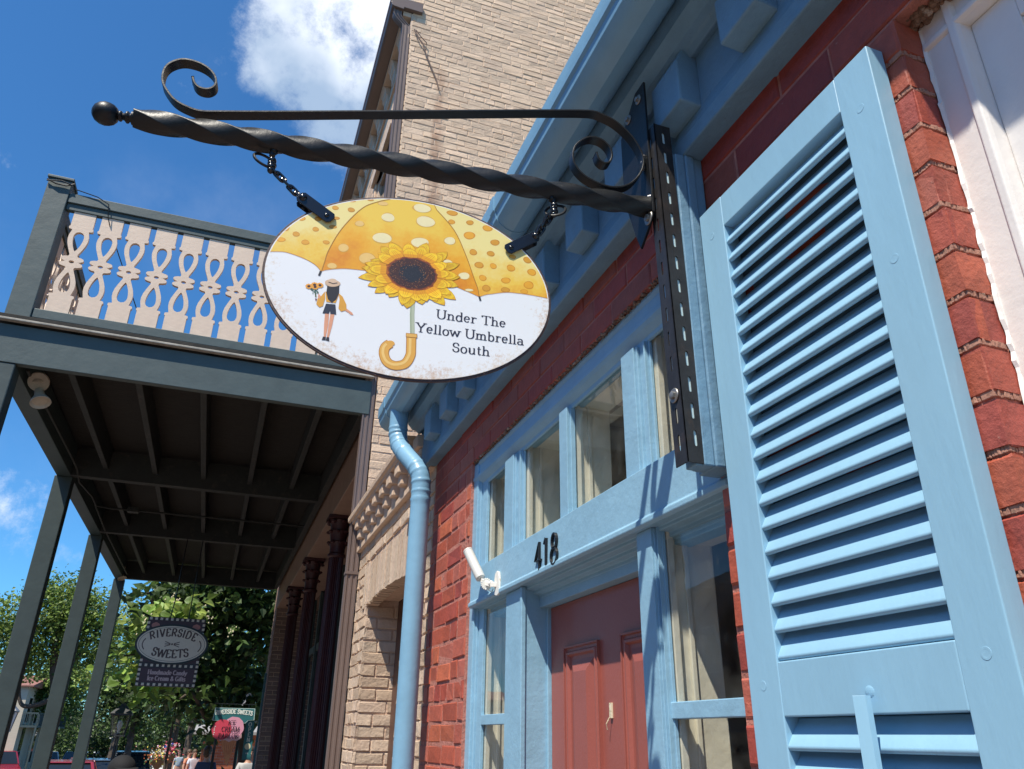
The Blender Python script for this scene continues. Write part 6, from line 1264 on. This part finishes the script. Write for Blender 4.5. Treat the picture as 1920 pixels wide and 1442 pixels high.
# ---------------------------------------------------------------- people
def skin(name, V_, E_, R_, m, parent, sub=2):
    me = bpy.data.meshes.new(name); me.from_pydata(V_, E_, []); o = link(bpy.data.objects.new(name, me)); me.materials.append(m); o.parent = parent
    sk = o.modifiers.new('skin', 'SKIN'); 
    if not me.skin_vertices: me.attributes.new
    bpy.context.view_layer.update()
    for i, r in enumerate(R_): me.skin_vertices[0].data[i].radius = (r, r) if not isinstance(r, tuple) else r
    me.skin_vertices[0].data[0].use_root = True; sk.use_smooth_shade = True
    ss = o.modifiers.new('sub', 'SUBSURF'); ss.levels = sub; ss.render_levels = sub; return o
SKN = mat('skin', (.48, .27, .19), .5); 
def person(label, loc, rz, h, shirt, trousers, hair, cap=None, skirt=False, arm=0.1):
    t = thing('person', label, 'person', loc, None, rz); k = h/1.75
    V_ = [(0, 0, .95)]; E_ = []; R_ = [(.13, .10)]
    def ch(p0, pts):
        last = p0
        for (p, r) in pts: V_.append(tuple(p)); R_.append(r if isinstance(r, tuple) else (r, r)); E_.append((last, len(V_)-1)); last = len(V_)-1
        return last
    chest = ch(0, [((0, 0, 1.12), (.125, .09)), ((0, -.005, 1.32), (.15, .10)), ((0, 0, 1.42), (.10, .075)), ((0, -.005, 1.49), .055)])
    ch(chest, [((0, -.015, 1.56), (.066, .08)), ((0, -.012, 1.64), (.076, .094)), ((0, -.005, 1.70), (.062, .078))])
    sh_ = 2
    for s_ in (-1, 1):
        hnd = ch(sh_, [((s_*.175, 0, 1.39), .055), ((s_*(.21+arm*.3), .0, 1.12), .042), ((s_*(.22+arm*.5), -.07, .88), .030), ((s_*(.22+arm*.5), -.09, .83), (.034, .018))])
        for q in range(4): ch(hnd, [((s_*(.22+arm*.5)-.028+q*.019, -.11, .775-.004*abs(q-1.5)), .0085), ((s_*(.22+arm*.5)-.028+q*.019, -.122, .735-.006*abs(q-1.5)), .0075)])
        ch(hnd, [((s_*(.22+arm*.5)-s_*.045, -.115, .81), .010), ((s_*(.22+arm*.5)-s_*.052, -.13, .785), .0085)])
        ch(0, [((s_*.09, 0, .86), .095), ((s_*.10, -.01, .48), .062), ((s_*.10, .01, .10), .040), ((s_*.10, -.09, .04), (.04, .03)), ((s_*.10, -.17, .03), (.035, .022))])
    V2 = [tuple(c*k for c in v) for v in V_]; skin('body', V2, E_, [tuple(q*k for q in r) for r in R_], SKN, t)
    tm = mat('shirt_cloth', shirt, .8, bump=.002, bscale=60, vary=.1, vscale=12); bm = mat('trouser_cloth', trousers, .8, bump=.002, bscale=60, vary=.1, vscale=12)
    V3 = [(0, 0, .94), (0, 0, 1.12), (0, -.005, 1.32), (0, 0, 1.42), (-.175, 0, 1.39), (-.20-arm*.15, 0, 1.22), (.175, 0, 1.39), (.20+arm*.15, 0, 1.22)]; skin('shirt', [tuple(c*k for c in v) for v in V3], [(0, 1), (1, 2), (2, 3), (2, 4), (4, 5), (2, 6), (6, 7)], [(.155*k, .12*k), (.145*k, .11*k), (.168*k, .118*k), (.11*k, .085*k), .068*k, .062*k, .068*k, .062*k], tm, t)
    V4 = [(0, 0, .98), (0, 0, .9)]+[(s_*x, y, z) for s_ in (-1, 1) for x, y, z in ((.09, 0, .84), (.10, -.01, .48), (.10, .01, .12))]; skin('trousers', [tuple(c*k for c in v) for v in V4], [(0, 1), (1, 2), (2, 3), (3, 4), (1, 5), (5, 6), (6, 7)], [(.148*k, .115*k), (.15*k, .12*k)]+[.108*k, .076*k, .062*k]*2, bm, t)
    hm = MB(); hc = mat('hair', hair, .6)
    hm.ball((0, .012*k, 1.665*k), .103*k, 16, sc=(.86, 1.02, 1.0)); hm.ball((0, .055*k, 1.60*k), .075*k, 12, sc=(.95, .7, 1.1)); hm.build('hair', hc, t, smooth=True, local=True)
    f_ = MB(); f_.ball((-.03*k, -.092*k, 1.63*k), .011*k, 8); f_.ball((.03*k, -.092*k, 1.63*k), .011*k, 8); f_.build('eyes', M['black'], t, local=True, smooth=True)
    f_ = MB(); f_.add([(-.012*k, -.09*k, 1.60*k), (.012*k, -.09*k, 1.60*k), (0, -.118*k, 1.595*k), (0, -.09*k, 1.64*k)], [(0, 1, 2), (1, 3, 2), (3, 0, 2)]); f_.ball((-.078*k, -.0, 1.625*k), .022*k, 8, sc=(.4, .8, 1.2)); f_.ball((.078*k, -.0, 1.625*k), .022*k, 8, sc=(.4, .8, 1.2)); f_.build('nose_and_ears', SKN, t, local=True, smooth=True)
    f_ = MB(); f_.box(-.022*k, .022*k, -.099*k, -.09*k, 1.568*k, 1.576*k); f_.build('mouth', mat('lips', (.35, .1, .08), .5), t, local=True, bevel=.002)
    if cap:
        c_ = MB(); c_.ball((0, .005*k, 1.68*k), .108*k, 28, sc=(.88, 1.06, .86)); pr = [(.085*k*cos(a)*1.0, (-.09-.075*sin(a))*k, 1.69*k-.012*k*sin(a)) for a in [pi*i/12 for i in range(13)]]
        c_.add([(x, y, z) for x, y, z in pr]+[(x, y, z-.006) for x, y, z in pr], [tuple(range(13)), tuple(range(13, 26))[::-1]]+[(i, i+1, 14+i, 13+i) for i in range(12)]); c_.ball((0, 0, 1.775*k), .010*k, 8)
        c_.build('cap', mat('cap_cloth', cap, .85, bump=.001, bscale=120, vary=.15, vscale=30), t, local=True, smooth=True)
    s_ = MB()
    for q in (-1, 1): s_.ball((q*.10*k, -.07*k, .045*k), .055*k, 12, sc=(.85, 2.1, .75))
    s_.build('shoes', M['black'], t, local=True, smooth=True); return t
person('person in a charcoal cap, only the cap showing at the bottom edge', (-.45, 6.0, G), .4, 1.50, (.05, .05, .06), (.06, .07, .10), (.03, .02, .015), (.006, .006, .007))
PP = [(-.95, 47, .3, (.45, .55, .62), (.1, .12, .2), 'person in a pale blue shirt left of the group by the brick building'), (-.55, 45, 2, (.40, .42, .15), (.2, .2, .2), 'person in a yellow green top in the middle of the group'), (-.42, 47, 1, (.55, .15, .15), (.1, .1, .12), 'person in a red top in the group by the brick building'), (-.22, 44, 3, (.03, .05, .12), (.05, .05, .07), 'person in navy at the right of the group'), (-.15, 33, .5, (.62, .66, .75), (.1, .15, .45), 'person in a white shirt and blue trousers beside the brick corner'), (-.35, 34, 1, (.6, .25, .15), (.2, .2, .2), 'person in an orange top, bottom of the group'),
      (.17, 19, 2.6, (.03, .05, .10), (.04, .04, .05), 'person in dark clothes beside the ice cream sign post'), (-8.1, 66, .3, (.12, .03, .05), (.1, .1, .12), 'person in maroon standing by the white cars'), (-7.75, 66, .2, (.04, .04, .07), (.03, .03, .04), 'person in black and grey standing by the white cars'), (.93, 17.5, .3, (.5, .5, .5), (.1, .1, .1), 'person in grey behind the OPEN banner')]
for x, y, rz, s_, t_, lb in PP: person(lb, (x, y, zr(y) if x > -2.5 else zr(y)-.13), rz, 1.68, s_, t_, (.08, .05, .03))
# flowers: two baskets on stands, barrel planter
def basket(x, y, zc, label, cols, barrel=False):
    t = thing('flower_planter' if barrel else 'hanging_basket', label, 'planter', (x, y, zr(y))); r = random.Random(int(x*100))
    b_ = MB()
    if barrel: b_.lathe([(.24, zr(y)), (.30, zr(y)+.35), (.26, zr(y)+.7), (.22, zr(y)+.68), (.001, zr(y)+.62)], (x, y, 0), (0, 0, 1), 18); top = zr(y)+.75
    else: b_.lathe([(.02, zr(y)), (.02, zc-.2)], (x, y, 0), (0, 0, 1), 8); b_.lathe([(.05, zc-.2), (.2, zc), (.21, zc+.03), (.001, zc+.02)], (x, y, 0), (0, 0, 1), 14); top = zc+.1
    b_.build('barrel' if barrel else 'stand', mat('planter_wood', (.20, .11, .06), .8, vary=.3), t, smooth=True)
    f_ = MB(wc=True)
    for i in range(420):
        p = Vector((r.gauss(0, .13), r.gauss(0, .13), r.gauss(0, .10)))+Vector((x, y, top)); s = r.uniform(.015, .03); c = r.choice(cols+[(.05, .1, .03)]*2); a = Vector((r.gauss(0, 1), r.gauss(0, 1), r.gauss(0, 1))).normalized(); b2 = a.orthogonal().normalized(); c3 = a.cross(b2); f_.add([p+b2*s, p+c3*s, p-b2*s, p-c3*s], [(0, 1, 2, 3)], c)
    tag(f_.build('flowers', M['print'], t), kind='stuff')
basket(-.98, 24, -.66, 'flower basket on a stand with white and orange blooms, right of the dark car', [(.8, .75, .6), (.7, .2, .08), (.7, .55, .1)]); basket(-.78, 25.5, -.56, 'flower basket on a stand with pink and red blooms beside the small flags', [(.7, .12, .2), (.75, .4, .5), (.6, .05, .06)])
basket(-.58, 22, -.9, 'wooden barrel planter with flowers in the middle of the pavement', [(.7, .2, .1), (.7, .6, .3)], True)
for (x, y, z, lb) in ((-.80, 26.5, -.30, 'small flag in the flower basket, right one of the pair'), (-.98, 26.6, -.36, 'small flag in the flower basket, left one of the pair')):
    t = thing('small_flag', lb, 'flag', (x, y, z-.5)); b_ = MB(); b_.tube([(x, y, z-.55), (x, y, z+.05)], .005, 6); b_.build('stick', M['black'], t)
    b_ = MB(wc=True); b_.box(x+.005, x+.06, y-.002, y+.002, z-.06, z+.04, (.05, .1, .4))
    for q in range(5): b_.box(x+.0605, x+.14, y-.002, y+.002, z-.06+q*.02, z-.04+q*.02, (.6, .05, .06) if q % 2 == 0 else (.75, .75, .75))
    b_.build('flag_cloth', M['print'], t)
